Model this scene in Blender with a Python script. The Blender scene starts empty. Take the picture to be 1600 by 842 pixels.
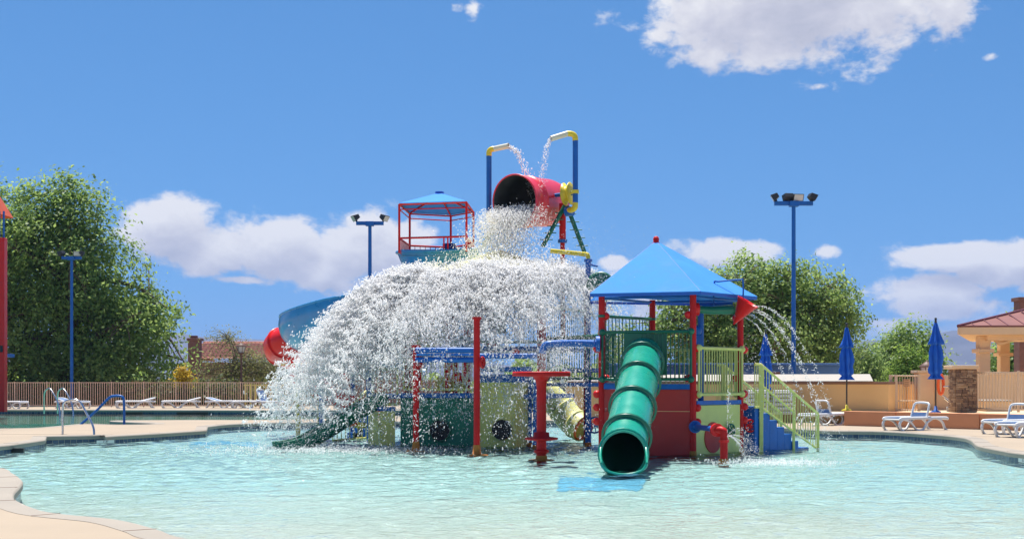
import bpy, bmesh, math, random
import numpy as np
from mathutils import Vector, Matrix

random.seed(7); rng = np.random.default_rng(7)
SC = bpy.context.scene
COL = SC.collection
R = math.radians
F, HX, HY, CH = 2000.0, 800.0, 596.0, 1.55      # focal length in photo pixels, principal column, horizon row, eye height

def at(px, py, D):                               # a photo pixel at a chosen depth, in metres
    return Vector(((px-HX)*D/F, D, CH+(HY-py)*D/F))
def gnd(px, py, z=0.0):                          # a photo pixel on a level at height z
    D = F*(CH-z)/(py-HY)
    return Vector(((px-HX)*D/F, D, z))

# ------------------------------------------------------------------ camera
cam_d = bpy.data.cameras.new('camera'); cam = bpy.data.objects.new('camera', cam_d); COL.objects.link(cam)
cam.location = (0, 0, CH); cam.rotation_euler = (R(90), 0, 0)
cam_d.sensor_width = 36.0; cam_d.lens = 36.0*F/1600; cam_d.shift_y = (HY-421)/1600.0
cam_d.clip_start = 0.1; cam_d.clip_end = 30000
SC.camera = cam

# ------------------------------------------------------------------ light, sky, exposure
SUN_AZ, SUN_EL = R(-14), R(73)
sun_dir = Vector((math.sin(SUN_AZ)*math.cos(SUN_EL), math.cos(SUN_AZ)*math.cos(SUN_EL), math.sin(SUN_EL)))
sl = bpy.data.lights.new('sun', 'SUN'); sl.energy = 5.0; sl.angle = R(0.53); sl.color = (1.0, 0.955, 0.88)
so = bpy.data.objects.new('sun', sl); COL.objects.link(so)
so.rotation_euler = (-sun_dir).to_track_quat('-Z', 'Y').to_euler(); so.location = (0, 20, 40)
SC.view_settings.view_transform = 'Standard'; SC.view_settings.look = 'None'
SC.view_settings.exposure = 0.62; SC.view_settings.gamma = 1.0; SC.view_settings.use_curve_mapping = False
SC.render.engine = 'CYCLES'
SC.cycles.use_denoising = True
SC.cycles.max_bounces = 16; SC.cycles.transparent_max_bounces = 24; SC.cycles.diffuse_bounces = 12
SC.cycles.glossy_bounces = 4; SC.cycles.transmission_bounces = 12; SC.cycles.volume_bounces = 0
SC.cycles.caustics_reflective = False; SC.cycles.caustics_refractive = False
SC.cycles.sample_clamp_indirect = 10.0

world = bpy.data.worlds.new('World'); SC.world = world; world.use_nodes = True
world.cycles.sampling_method = 'MANUAL'; world.cycles.sample_map_resolution = 256
wt = world.node_tree; wt.nodes.clear()

def nd(t, typ, **kw):
    n = t.nodes.new(typ)
    for k, v in kw.items(): setattr(n, k, v)
    return n
def mth(t, op, a, b=None, c=None, clamp=False):
    n = t.nodes.new('ShaderNodeMath'); n.operation = op; n.use_clamp = clamp
    for i, v in enumerate((a, b, c)):
        if v is None: continue
        if isinstance(v, (int, float)): n.inputs[i].default_value = v
        else: t.links.new(v, n.inputs[i])
    return n.outputs[0]

# clouds sit at infinity in the sky: (px, py, half width, half height, edge softness)
CLOUDS = [(1245, 8, 310, 112, 1.0), (1240, -20, 220, 100, 1.0),
    (262, 364, 100, 56, 1.0), (345, 392, 84, 46, 1.0), (430, 388, 128, 62, 1.0), (560, 392, 112, 66, 1.0), (640, 372, 50, 32, 0.7), (380, 437, 52, 9, 0.7), (505, 420, 80, 34, .9),
    (1130, 394, 104, 27, 0.9), (1292, 394, 34, 17, 0.8), (960, 411, 26, 13, .6),
    (1490, 402, 128, 27, 1.0), (1600, 410, 110, 36, 1.0), (1455, 450, 96, 30, 0.75), (1385, 465, 62, 26, 0.5), (1390, 505, 78, 24, 0.5), (1500, 455, 52, 22, .8),
    (1460, 540, 130, 34, 0.45), (1562, 500, 34, 9, .4), (1600, 448, 22, 12, .5), (1025, 445, 90, 40, .55), (1460, 478, 124, 30, .8), (1570, 430, 90, 26, .9), (1548, 88, 14, 8, .35), (1280, 135, 10, 5, .2), (708, 10, 9, 8, .2), (741, 14, 9, 9, .2), (1000, 490, 50, 30, .4)]
grp = bpy.data.node_groups.new('cloud_density', 'ShaderNodeTree')
grp.interface.new_socket('Dir', in_out='INPUT', socket_type='NodeSocketVector')
grp.interface.new_socket('Density', in_out='OUTPUT', socket_type='NodeSocketFloat')
gi = grp.nodes.new('NodeGroupInput'); go = grp.nodes.new('NodeGroupOutput')
def fbm(t, vec, scale, detail, rough, dist=0.0):
    n = nd(t, 'ShaderNodeTexNoise'); n.inputs['Scale'].default_value = scale; n.inputs['Detail'].default_value = detail
    n.inputs['Roughness'].default_value = rough; n.inputs['Distortion'].default_value = dist
    t.links.new(vec, n.inputs['Vector']); return n.outputs['Fac']
gs = nd(grp, 'ShaderNodeSeparateXYZ'); grp.links.new(gi.outputs['Dir'], gs.inputs[0])
az = mth(grp, 'ARCTAN2', gs.outputs[0], gs.outputs[1])
el = mth(grp, 'ARCSINE', gs.outputs[2])
gc = nd(grp, 'ShaderNodeCombineXYZ'); grp.links.new(az, gc.inputs[0])
grp.links.new(mth(grp, 'MULTIPLY', el, 1.5), gc.inputs[1])
n1 = fbm(grp, gc.outputs[0], 17.0, 5.0, 0.60, 0.2)
n2 = fbm(grp, gc.outputs[0], 70.0, 5.0, 0.68, 0.3)
nz = mth(grp, 'ADD', mth(grp, 'MULTIPLY', mth(grp, 'SUBTRACT', n1, 0.5), 2.3), mth(grp, 'MULTIPLY', mth(grp, 'SUBTRACT', n2, 0.5), 0.6))
acc = None
for (cx, cy, rx, ry, wgt) in CLOUDS:
    x, z = (cx-HX)/F, (HY-cy)/F; L = math.sqrt(x*x+1+z*z)
    a0, e0 = math.atan2(x, 1), math.asin(z/L)
    du = mth(grp, 'MULTIPLY', mth(grp, 'SUBTRACT', az, a0), F*(1+x*x)/rx)
    dv = mth(grp, 'MULTIPLY', mth(grp, 'SUBTRACT', el, e0), F*(1+z*z)/ry)
    dd = mth(grp, 'ADD', mth(grp, 'MULTIPLY', du, du), mth(grp, 'MULTIPLY', dv, dv))
    b = mth(grp, 'MULTIPLY', mth(grp, 'SUBTRACT', 1.0, mth(grp, 'SQRT', dd)), wgt)
    acc = b if acc is None else mth(grp, 'MAXIMUM', acc, b)
# the same kind of scattered cumulus all round the rest of the sky
off = fbm(grp, gs.outputs[2].node.inputs[0].links[0].from_socket, 3.2, 5.0, 0.55)
away = mth(grp, 'MULTIPLY', mth(grp, 'SUBTRACT', mth(grp, 'ABSOLUTE', az), 0.46), 12.0, clamp=True)
low = mth(grp, 'SUBTRACT', 1.0, mth(grp, 'MULTIPLY', mth(grp, 'SUBTRACT', el, 0.32), 6.0, clamp=True))
band = mth(grp, 'MULTIPLY', away, low)
gen = mth(grp, 'SUBTRACT', mth(grp, 'MULTIPLY', mth(grp, 'SUBTRACT', off, 0.56), 7.0), mth(grp, 'MULTIPLY', mth(grp, 'SUBTRACT', 1.0, band), 3.0))
acc = mth(grp, 'MAXIMUM', acc, gen)
grp.links.new(mth(grp, 'ADD', mth(grp, 'MAXIMUM', acc, -1.5), mth(grp, 'MULTIPLY', nz, 0.80)), go.inputs[0])

tc = nd(wt, 'ShaderNodeTexCoord')
sky = nd(wt, 'ShaderNodeTexSky'); sky.sky_type = 'NISHITA'; sky.sun_disc = False
sky.sun_elevation = SUN_EL; sky.sun_rotation = SUN_AZ; sky.altitude = 1200; sky.air_density = 1.0; sky.dust_density = 0.1; sky.ozone_density = 3.0
sv = nd(wt, 'ShaderNodeVectorMath', operation='MULTIPLY_ADD'); wt.links.new(tc.outputs['Generated'], sv.inputs[0]); sv.inputs[1].default_value = (1, 1, 0.75); sv.inputs[2].default_value = (0, 0, 0.135)
sn = nd(wt, 'ShaderNodeVectorMath', operation='NORMALIZE'); wt.links.new(sv.outputs[0], sn.inputs[0]); wt.links.new(sn.outputs[0], sky.inputs[0])
def cloud(offset):
    v = nd(wt, 'ShaderNodeVectorMath', operation='ADD'); wt.links.new(tc.outputs['Generated'], v.inputs[0]); v.inputs[1].default_value = offset
    n = nd(wt, 'ShaderNodeVectorMath', operation='NORMALIZE'); wt.links.new(v.outputs[0], n.inputs[0])
    g = nd(wt, 'ShaderNodeGroup'); g.node_tree = grp; wt.links.new(n.outputs[0], g.inputs[0]); return g.outputs[0]
d0 = cloud((0, 0, 0)); d1 = cloud((-0.004, 0, 0.016))
mask = nd(wt, 'ShaderNodeMapRange', interpolation_type='SMOOTHSTEP'); wt.links.new(d0, mask.inputs[0])
mask.inputs[1].default_value = 0.0; mask.inputs[2].default_value = 0.36; mask.inputs[4].default_value = 0.96
light = mth(wt, 'ADD', mth(wt, 'MULTIPLY', mth(wt, 'SUBTRACT', d0, d1), 0.75), mth(wt, 'SUBTRACT', 0.92, mth(wt, 'MULTIPLY', d0, 0.50)), clamp=True)
cr = nd(wt, 'ShaderNodeValToRGB'); wt.links.new(light, cr.inputs[0])
cr.color_ramp.elements[0].color = (0.40, 0.42, 0.53, 1); cr.color_ramp.elements[1].color = (0.86, 0.85, 0.86, 1)
e = cr.color_ramp.elements.new(0.55); e.color = (0.60, 0.60, 0.68, 1)
tint = nd(wt, 'ShaderNodeMix', data_type='RGBA', blend_type='MULTIPLY'); tint.inputs[0].default_value = 1.0
wt.links.new(sky.outputs[0], tint.inputs[6]); tint.inputs[7].default_value = (0.47, 0.83, 1.04, 1)
bg = nd(wt, 'ShaderNodeBackground'); wt.links.new(tint.outputs[2], bg.inputs[0]); bg.inputs[1].default_value = 0.085
bgc = nd(wt, 'ShaderNodeBackground'); wt.links.new(cr.outputs[0], bgc.inputs[0]); bgc.inputs[1].default_value = 0.72
mx = nd(wt, 'ShaderNodeMixShader'); wt.links.new(mask.outputs[0], mx.inputs[0]); wt.links.new(bg.outputs[0], mx.inputs[1]); wt.links.new(bgc.outputs[0], mx.inputs[2])
wo = nd(wt, 'ShaderNodeOutputWorld'); wt.links.new(mx.outputs[0], wo.inputs[0])

# ------------------------------------------------------------------ materials
MATS = {}
def mat(name, col, rough=0.5, var=0.12, vscale=3.0, bump=0.0, bscale=40.0, metal=0.0, spec=0.5, coat=0.0, dirt=0.0, dirtcol=(0.25, 0.2, 0.15)):
    m = bpy.data.materials.new(name); m.use_nodes = True; t = m.node_tree; p = t.nodes['Principled BSDF']
    g = nd(t, 'ShaderNodeNewGeometry'); oi = nd(t, 'ShaderNodeObjectInfo')
    pos = nd(t, 'ShaderNodeVectorMath', operation='ADD'); t.links.new(g.outputs['Position'], pos.inputs[0])
    t.links.new(mth(t, 'MULTIPLY', oi.outputs['Random'], 17.0), pos.inputs[1])
    f = fbm(t, pos.outputs[0], vscale, 6.0, 0.62)
    mr = nd(t, 'ShaderNodeMapRange'); t.links.new(f, mr.inputs[0]); mr.inputs[1].default_value = 0.3; mr.inputs[2].default_value = 0.7
    mr.inputs[3].default_value = 1-var; mr.inputs[4].default_value = 1+var*0.6
    mixn = nd(t, 'ShaderNodeMix', data_type='RGBA', blend_type='MULTIPLY'); mixn.inputs[0].default_value = 1.0
    mixn.inputs[6].default_value = (*col, 1)
    cc = nd(t, 'ShaderNodeCombineColor'); [t.links.new(mr.outputs[0], cc.inputs[i]) for i in range(3)]
    t.links.new(cc.outputs[0], mixn.inputs[7]); out = mixn.outputs[2]
    if dirt > 0:
        f2 = fbm(t, pos.outputs[0], vscale*0.7, 8.0, 0.7, 0.6)
        dr = nd(t, 'ShaderNodeMapRange'); t.links.new(f2, dr.inputs[0]); dr.inputs[1].default_value = 0.52; dr.inputs[2].default_value = 0.72; dr.inputs[4].default_value = dirt
        mm = nd(t, 'ShaderNodeMix', data_type='RGBA'); t.links.new(dr.outputs[0], mm.inputs[0]); t.links.new(out, mm.inputs[6]); mm.inputs[7].default_value = (*dirtcol, 1)
        out = mm.outputs[2]
    t.links.new(out, p.inputs['Base Color'])
    rr = nd(t, 'ShaderNodeMapRange'); t.links.new(f, rr.inputs[0]); rr.inputs[3].default_value = max(0.02, rough-0.12); rr.inputs[4].default_value = min(1, rough+0.12)
    t.links.new(rr.outputs[0], p.inputs['Roughness'])
    p.inputs['Metallic'].default_value = metal; p.inputs['Specular IOR Level'].default_value = spec
    p.inputs['Coat Weight'].default_value = coat
    if bump > 0:
        b = nd(t, 'ShaderNodeBump'); b.inputs['Strength'].default_value = bump; b.inputs['Distance'].default_value = 0.02
        t.links.new(fbm(t, g.outputs['Position'], bscale, 5.0, 0.6), b.inputs['Height']); t.links.new(b.outputs[0], p.inputs['Normal'])
    MATS[name] = m; return m

M = MATS
mat('red_paint', (0.64, 0.016, 0.016), 0.45, 0.16, 4, spec=.2, dirt=0.25, dirtcol=(0.40, 0.07, 0.07))
mat('red_panel', (0.56, 0.032, 0.026), 0.6, 0.14, 1.3, dirt=0.35, dirtcol=(0.36, 0.10, 0.09))
mat('red_gloss', (0.85, 0.02, 0.018), 0.35, 0.08, 3, spec=.3, coat=0.05)
mat('red_fibre', (0.76, 0.03, 0.055), 0.36, 0.12, 2.5, coat=0.2, dirt=0.2, dirtcol=(0.75, 0.18, 0.18))
mat('blue_paint', (0.010, 0.13, 0.47), 0.42, 0.16, 4, spec=.35, dirt=0.2, dirtcol=(0.06, 0.16, 0.45))
mat('blue_roof', (0.055, 0.27, 0.72), 0.8, 0.10, 2.2, spec=.2, dirt=0.35, dirtcol=(0.12, 0.30, 0.66))
mat('blue_roof_edge', (0.015, 0.12, 0.52), 0.5, 0.1, 3)
mat('blue_fibre', (0.03, 0.25, 0.52), 0.3, 0.12, 2.5, coat=0.3, dirt=0.2, dirtcol=(0.1, 0.3, 0.5))
mat('navy', (0.01, 0.03, 0.20), 0.4)
mat('green_dark', (0.006, 0.15, 0.075), 0.38, 0.15, 4, coat=0.1)
mat('green_panel', (0.010, 0.19, 0.11), 0.5, 0.15, 2)
mat('green_slide', (0.012, 0.34, 0.22), 0.28, 0.12, 2.5, coat=0.4, dirt=0.3, dirtcol=(0.05, 0.42, 0.31))
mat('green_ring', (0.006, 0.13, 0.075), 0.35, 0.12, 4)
mat('yellow_paint', (0.74, 0.71, 0.20), 0.5, 0.12, 4, dirt=0.25, dirtcol=(0.62, 0.61, 0.27))
mat('yellow_panel', (0.74, 0.72, 0.21), 0.5, 0.10, 1.6, dirt=0.3, dirtcol=(0.64, 0.65, 0.26))
mat('yellow_bright', (0.80, 0.62, 0.04), 0.35, 0.1, 4)
mat('yellow_cream', (0.80, 0.76, 0.27), 0.5, 0.1, 3)
mat('cream_tube', (0.72, 0.68, 0.52), 0.45, 0.1, 5)
mat('white_plastic', (0.80, 0.80, 0.79), 0.42, 0.06, 5, dirt=0.12, dirtcol=(0.6, 0.58, 0.54))
mat('sling_blue', (0.13, 0.21, 0.38), 0.8, 0.12, 8)
mat('rust', (0.55, 0.19, 0.025), 0.7, 0.25, 12)
mat('steel', (0.62, 0.62, 0.63), 0.25, 0.08, 6, metal=1.0)
mat('black', (0.015, 0.015, 0.016), 0.6)
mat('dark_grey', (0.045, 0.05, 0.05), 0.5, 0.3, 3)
mat('lamp_black', (0.03, 0.03, 0.032), 0.45)
mat('lamp_glass', (0.55, 0.56, 0.56), 0.15)
mat('orange_plastic', (0.85, 0.13, 0.02), 0.4)
mat('deck', (0.385, 0.305, 0.22), 0.85, 0.10, 0.55, bump=0.25, bscale=60, dirt=0.28, dirtcol=(0.33, 0.265, 0.195))
mat('coping', (0.34, 0.295, 0.24), 0.8, 0.10, 1.2, bump=0.2, bscale=50, dirt=0.25, dirtcol=(0.29, 0.255, 0.21))
mat('stucco_tan', (0.78, 0.50, 0.22), 0.9, 0.07, 0.8, bump=0.3, bscale=70, dirt=0.15, dirtcol=(0.66, 0.43, 0.21))
mat('stucco_cream', (0.72, 0.53, 0.33), 0.9, 0.07, 0.8, bump=0.3, bscale=70)
mat('stucco_orange', (0.66, 0.29, 0.14), 0.9, 0.08, 0.8, bump=0.3, bscale=70, dirt=0.15, dirtcol=(0.56, 0.26, 0.14))
mat('cap_brown', (0.24, 0.13, 0.085), 0.8)
mat('roof_pale', (0.42, 0.38, 0.33), 0.9, 0.06, 0.8)
mat('wall_blue', (0.085, 0.21, 0.50), 0.8, 0.1, 0.8)
mat('fence_tan', (0.80, 0.54, 0.37), 0.6, 0.1, 4)
mat('fence_cream', (0.68, 0.52, 0.36), 0.6, 0.1, 4)
mat('metal_roof', (0.26, 0.105, 0.085), 0.5, 0.10, 0.9, spec=.3)
mat('metal_roof_trim', (0.15, 0.035, 0.04), 0.45)
mat('tile_red', (0.44, 0.17, 0.125), 0.85, 0.22, 1.2, bump=0.5, bscale=8)
mat('brick_brown', (0.20, 0.10, 0.08), 0.9, 0.25, 5)
mat('house_wall', (0.36, 0.21, 0.16), 0.9)
mat('bark', (0.12, 0.085, 0.06), 0.95, 0.3, 6, bump=0.6, bscale=20)
mat('bark_pale', (0.25, 0.20, 0.14), 0.95, 0.25, 6)
mat('umbrella_blue', (0.006, 0.12, 0.58), 0.75, 0.15, 6)
mat('pole_bronze', (0.07, 0.045, 0.03), 0.5)
mat('post_brown', (0.15, 0.075, 0.055), 0.6)
mat('sign_tan', (0.62, 0.36, 0.18), 0.7)
mat('ink', (0.02, 0.02, 0.025), 0.7)
mat('tile_white', (0.72, 0.72, 0.68), 0.3)
mat('mat_blue', (0.13, 0.42, 0.62), 0.6, 0.12, 2)
mat('stone_a', (0.30, 0.19, 0.115), 0.9, 0.25, 9, bump=0.6, bscale=25)
mat('stone_b', (0.20, 0.125, 0.085), 0.9, 0.25, 9, bump=0.6, bscale=25)
mat('stone_c', (0.40, 0.28, 0.18), 0.9, 0.25, 9, bump=0.6, bscale=25)
mat('mortar', (0.09, 0.065, 0.05), 0.95)
mat('dirt_ground', (0.36, 0.27, 0.17), 0.95, 0.2, 0.15, bump=0.4, bscale=3, dirt=0.6, dirtcol=(0.16, 0.19, 0.07))
mat('mountain', (0.10, 0.085, 0.075), 0.95, 0.35, 0.004, dirt=0.4, dirtcol=(0.065, 0.065, 0.05))
mat('concrete_grey', (0.45, 0.45, 0.44), 0.8)

def tile_mat():
    m = bpy.data.materials.new('pool_tile'); m.use_nodes = True; t = m.node_tree; p = t.nodes['Principled BSDF']
    uv = nd(t, 'ShaderNodeUVMap'); b = nd(t, 'ShaderNodeTexBrick'); t.links.new(uv.outputs[0], b.inputs['Vector'])
    b.offset = 0.0; b.inputs['Scale'].default_value = 1.0; b.inputs['Brick Width'].default_value = 0.152; b.inputs['Row Height'].default_value = 0.152
    b.inputs['Mortar Size'].default_value = 0.006; b.inputs['Color1'].default_value = (0.018, 0.042, 0.10, 1); b.inputs['Color2'].default_value = (0.06, 0.10, 0.17, 1)
    b.inputs['Mortar'].default_value = (0.22, 0.23, 0.23, 1); t.links.new(b.outputs['Color'], p.inputs['Base Color']); p.inputs['Roughness'].default_value = 0.25
    bp = nd(t, 'ShaderNodeBump'); bp.inputs['Strength'].default_value = 0.6; bp.inputs['Distance'].default_value = 0.004; bp.invert = True
    t.links.new(b.outputs['Fac'], bp.inputs['Height']); t.links.new(bp.outputs[0], p.inputs['Normal']); M['pool_tile'] = m
tile_mat()

def floor_mat(name, shallow, deep, y0, y1):      # plaster: sand-coloured beach entry, water's depth tint put into the colour further in
    m = mat(name, deep, 0.8, 0.07, 0.6); t = m.node_tree
    mixn = [n for n in t.nodes if n.type == 'MIX' and n.blend_type == 'MULTIPLY'][0]
    g = nd(t, 'ShaderNodeNewGeometry'); s = nd(t, 'ShaderNodeSeparateXYZ'); t.links.new(g.outputs['Position'], s.inputs[0])
    w = mth(t, 'ADD', s.outputs[1], mth(t, 'MULTIPLY', fbm(t, g.outputs['Position'], 0.25, 3, 0.5), 6.0))
    mr = nd(t, 'ShaderNodeMapRange', interpolation_type='SMOOTHSTEP'); t.links.new(w, mr.inputs[0]); mr.inputs[1].default_value = y0+3; mr.inputs[2].default_value = y1+3
    c = nd(t, 'ShaderNodeMix', data_type='RGBA'); t.links.new(mr.outputs[0], c.inputs[0]); c.inputs[6].default_value = (*shallow, 1); c.inputs[7].default_value = (*deep, 1)
    t.links.new(c.outputs[2], mixn.inputs[6]); return m
floor_mat('pool_plaster', (0.55, 0.525, 0.46), (0.405, 0.545, 0.525), 12.5, 21)
mat('lap_plaster', (0.13, 0.33, 0.28), 0.8, 0.1, 0.5)

def water_mat(name, tintc, s1, s2, st):
    m = bpy.data.materials.new(name); m.use_nodes = True; t = m.node_tree; t.nodes.clear()
    o = nd(t, 'ShaderNodeOutputMaterial'); tr = nd(t, 'ShaderNodeBsdfTransparent'); tr.inputs[0].default_value = (*tintc, 1)
    gl = nd(t, 'ShaderNodeBsdfGlossy'); gl.inputs['Roughness'].default_value = 0.05
    fr = nd(t, 'ShaderNodeFresnel'); fr.inputs[0].default_value = 1.33; mxs = nd(t, 'ShaderNodeMixShader')
    g = nd(t, 'ShaderNodeNewGeometry'); mp = nd(t, 'ShaderNodeMapping'); t.links.new(g.outputs['Position'], mp.inputs[0]); mp.inputs['Scale'].default_value = (0.75, 1.0, 1.0)
    h = mth(t, 'ADD', fbm(t, mp.outputs[0], s1, 3, 0.55, 0.4), mth(t, 'MULTIPLY', fbm(t, mp.outputs[0], s2, 3, 0.6, 0.3), 0.35))
    b = nd(t, 'ShaderNodeBump'); b.inputs['Strength'].default_value = st; b.inputs['Distance'].default_value = 0.05; t.links.new(h, b.inputs['Height'])
    t.links.new(b.outputs[0], gl.inputs['Normal']); t.links.new(b.outputs[0], fr.inputs['Normal'])
    t.links.new(mth(t, 'MULTIPLY', fr.outputs[0], 0.95), mxs.inputs[0]); t.links.new(tr.outputs[0], mxs.inputs[1]); t.links.new(gl.outputs[0], mxs.inputs[2])
    t.links.new(mxs.outputs[0], o.inputs[0]); M[name] = m
water_mat('water', (0.84, 0.95, 0.95), 9.0, 30.0, 0.8)
water_mat('lap_water', (0.70, 0.90, 0.86), 4.0, 12.0, 0.15)

def foam_mat(name, col, trans, gloss=0.12):
    m = bpy.data.materials.new(name); m.use_nodes = True; t = m.node_tree; t.nodes.clear()
    o = nd(t, 'ShaderNodeOutputMaterial'); d = nd(t, 'ShaderNodeBsdfDiffuse'); d.inputs[0].default_value = (*col, 1)
    tl = nd(t, 'ShaderNodeBsdfTranslucent'); tl.inputs[0].default_value = (*col, 1)
    gl = nd(t, 'ShaderNodeBsdfGlossy'); gl.inputs['Roughness'].default_value = 0.38
    tp = nd(t, 'ShaderNodeBsdfTransparent')
    m1 = nd(t, 'ShaderNodeMixShader'); m1.inputs[0].default_value = 0.68; t.links.new(d.outputs[0], m1.inputs[1]); t.links.new(tl.outputs[0], m1.inputs[2])
    m2 = nd(t, 'ShaderNodeMixShader'); m2.inputs[0].default_value = gloss; t.links.new(m1.outputs[0], m2.inputs[1]); t.links.new(gl.outputs[0], m2.inputs[2])
    m3 = nd(t, 'ShaderNodeMixShader'); m3.inputs[0].default_value = trans; t.links.new(m2.outputs[0], m3.inputs[1]); t.links.new(tp.outputs[0], m3.inputs[2])
    t.links.new(m3.outputs[0], o.inputs[0]); M[name] = m
foam_mat('droplets', (0.995, 0.995, 0.995), 0.40, .06)
foam_mat('mist', (0.93, 0.95, 0.97), 0.55)

def leaf_mat(name, c1, c2, trl=0.55):
    m = bpy.data.materials.new(name); m.use_nodes = True; t = m.node_tree; t.nodes.clear()
    o = nd(t, 'ShaderNodeOutputMaterial'); at_ = nd(t, 'ShaderNodeAttribute'); at_.attribute_name = 'tone'
    c = nd(t, 'ShaderNodeMix', data_type='RGBA'); t.links.new(at_.outputs['Fac'], c.inputs[0]); c.inputs[6].default_value = (*c1, 1); c.inputs[7].default_value = (*c2, 1)
    p = nd(t, 'ShaderNodeBsdfPrincipled'); t.links.new(c.outputs[2], p.inputs['Base Color']); p.inputs['Roughness'].default_value = 0.5; p.inputs['Specular IOR Level'].default_value = 0.35
    tl = nd(t, 'ShaderNodeBsdfTranslucent'); hs = nd(t, 'ShaderNodeHueSaturation'); hs.inputs['Value'].default_value = 1.3; hs.inputs['Hue'].default_value = 0.48
    t.links.new(c.outputs[2], hs.inputs['Color']); t.links.new(hs.outputs[0], tl.inputs[0])
    ms = nd(t, 'ShaderNodeMixShader'); ms.inputs[0].default_value = trl; t.links.new(p.outputs[0], ms.inputs[1]); t.links.new(tl.outputs[0], ms.inputs[2])
    t.links.new(ms.outputs[0], o.inputs[0]); M[name] = m
leaf_mat('leaf_ash', (0.11, 0.215, 0.045), (0.34, 0.48, 0.15))
leaf_mat('leaf_elm', (0.13, 0.235, 0.055), (0.36, 0.50, 0.17))
leaf_mat('leaf_bright', (0.10, 0.22, 0.035), (0.25, 0.38, 0.07))
leaf_mat('leaf_verde', (0.13, 0.16, 0.05), (0.28, 0.29, 0.12))
leaf_mat('leaf_yellow', (0.45, 0.34, 0.02), (0.6, 0.48, 0.05))
leaf_mat('leaf_hedge', (0.05, 0.085, 0.022), (0.14, 0.18, 0.055))

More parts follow.
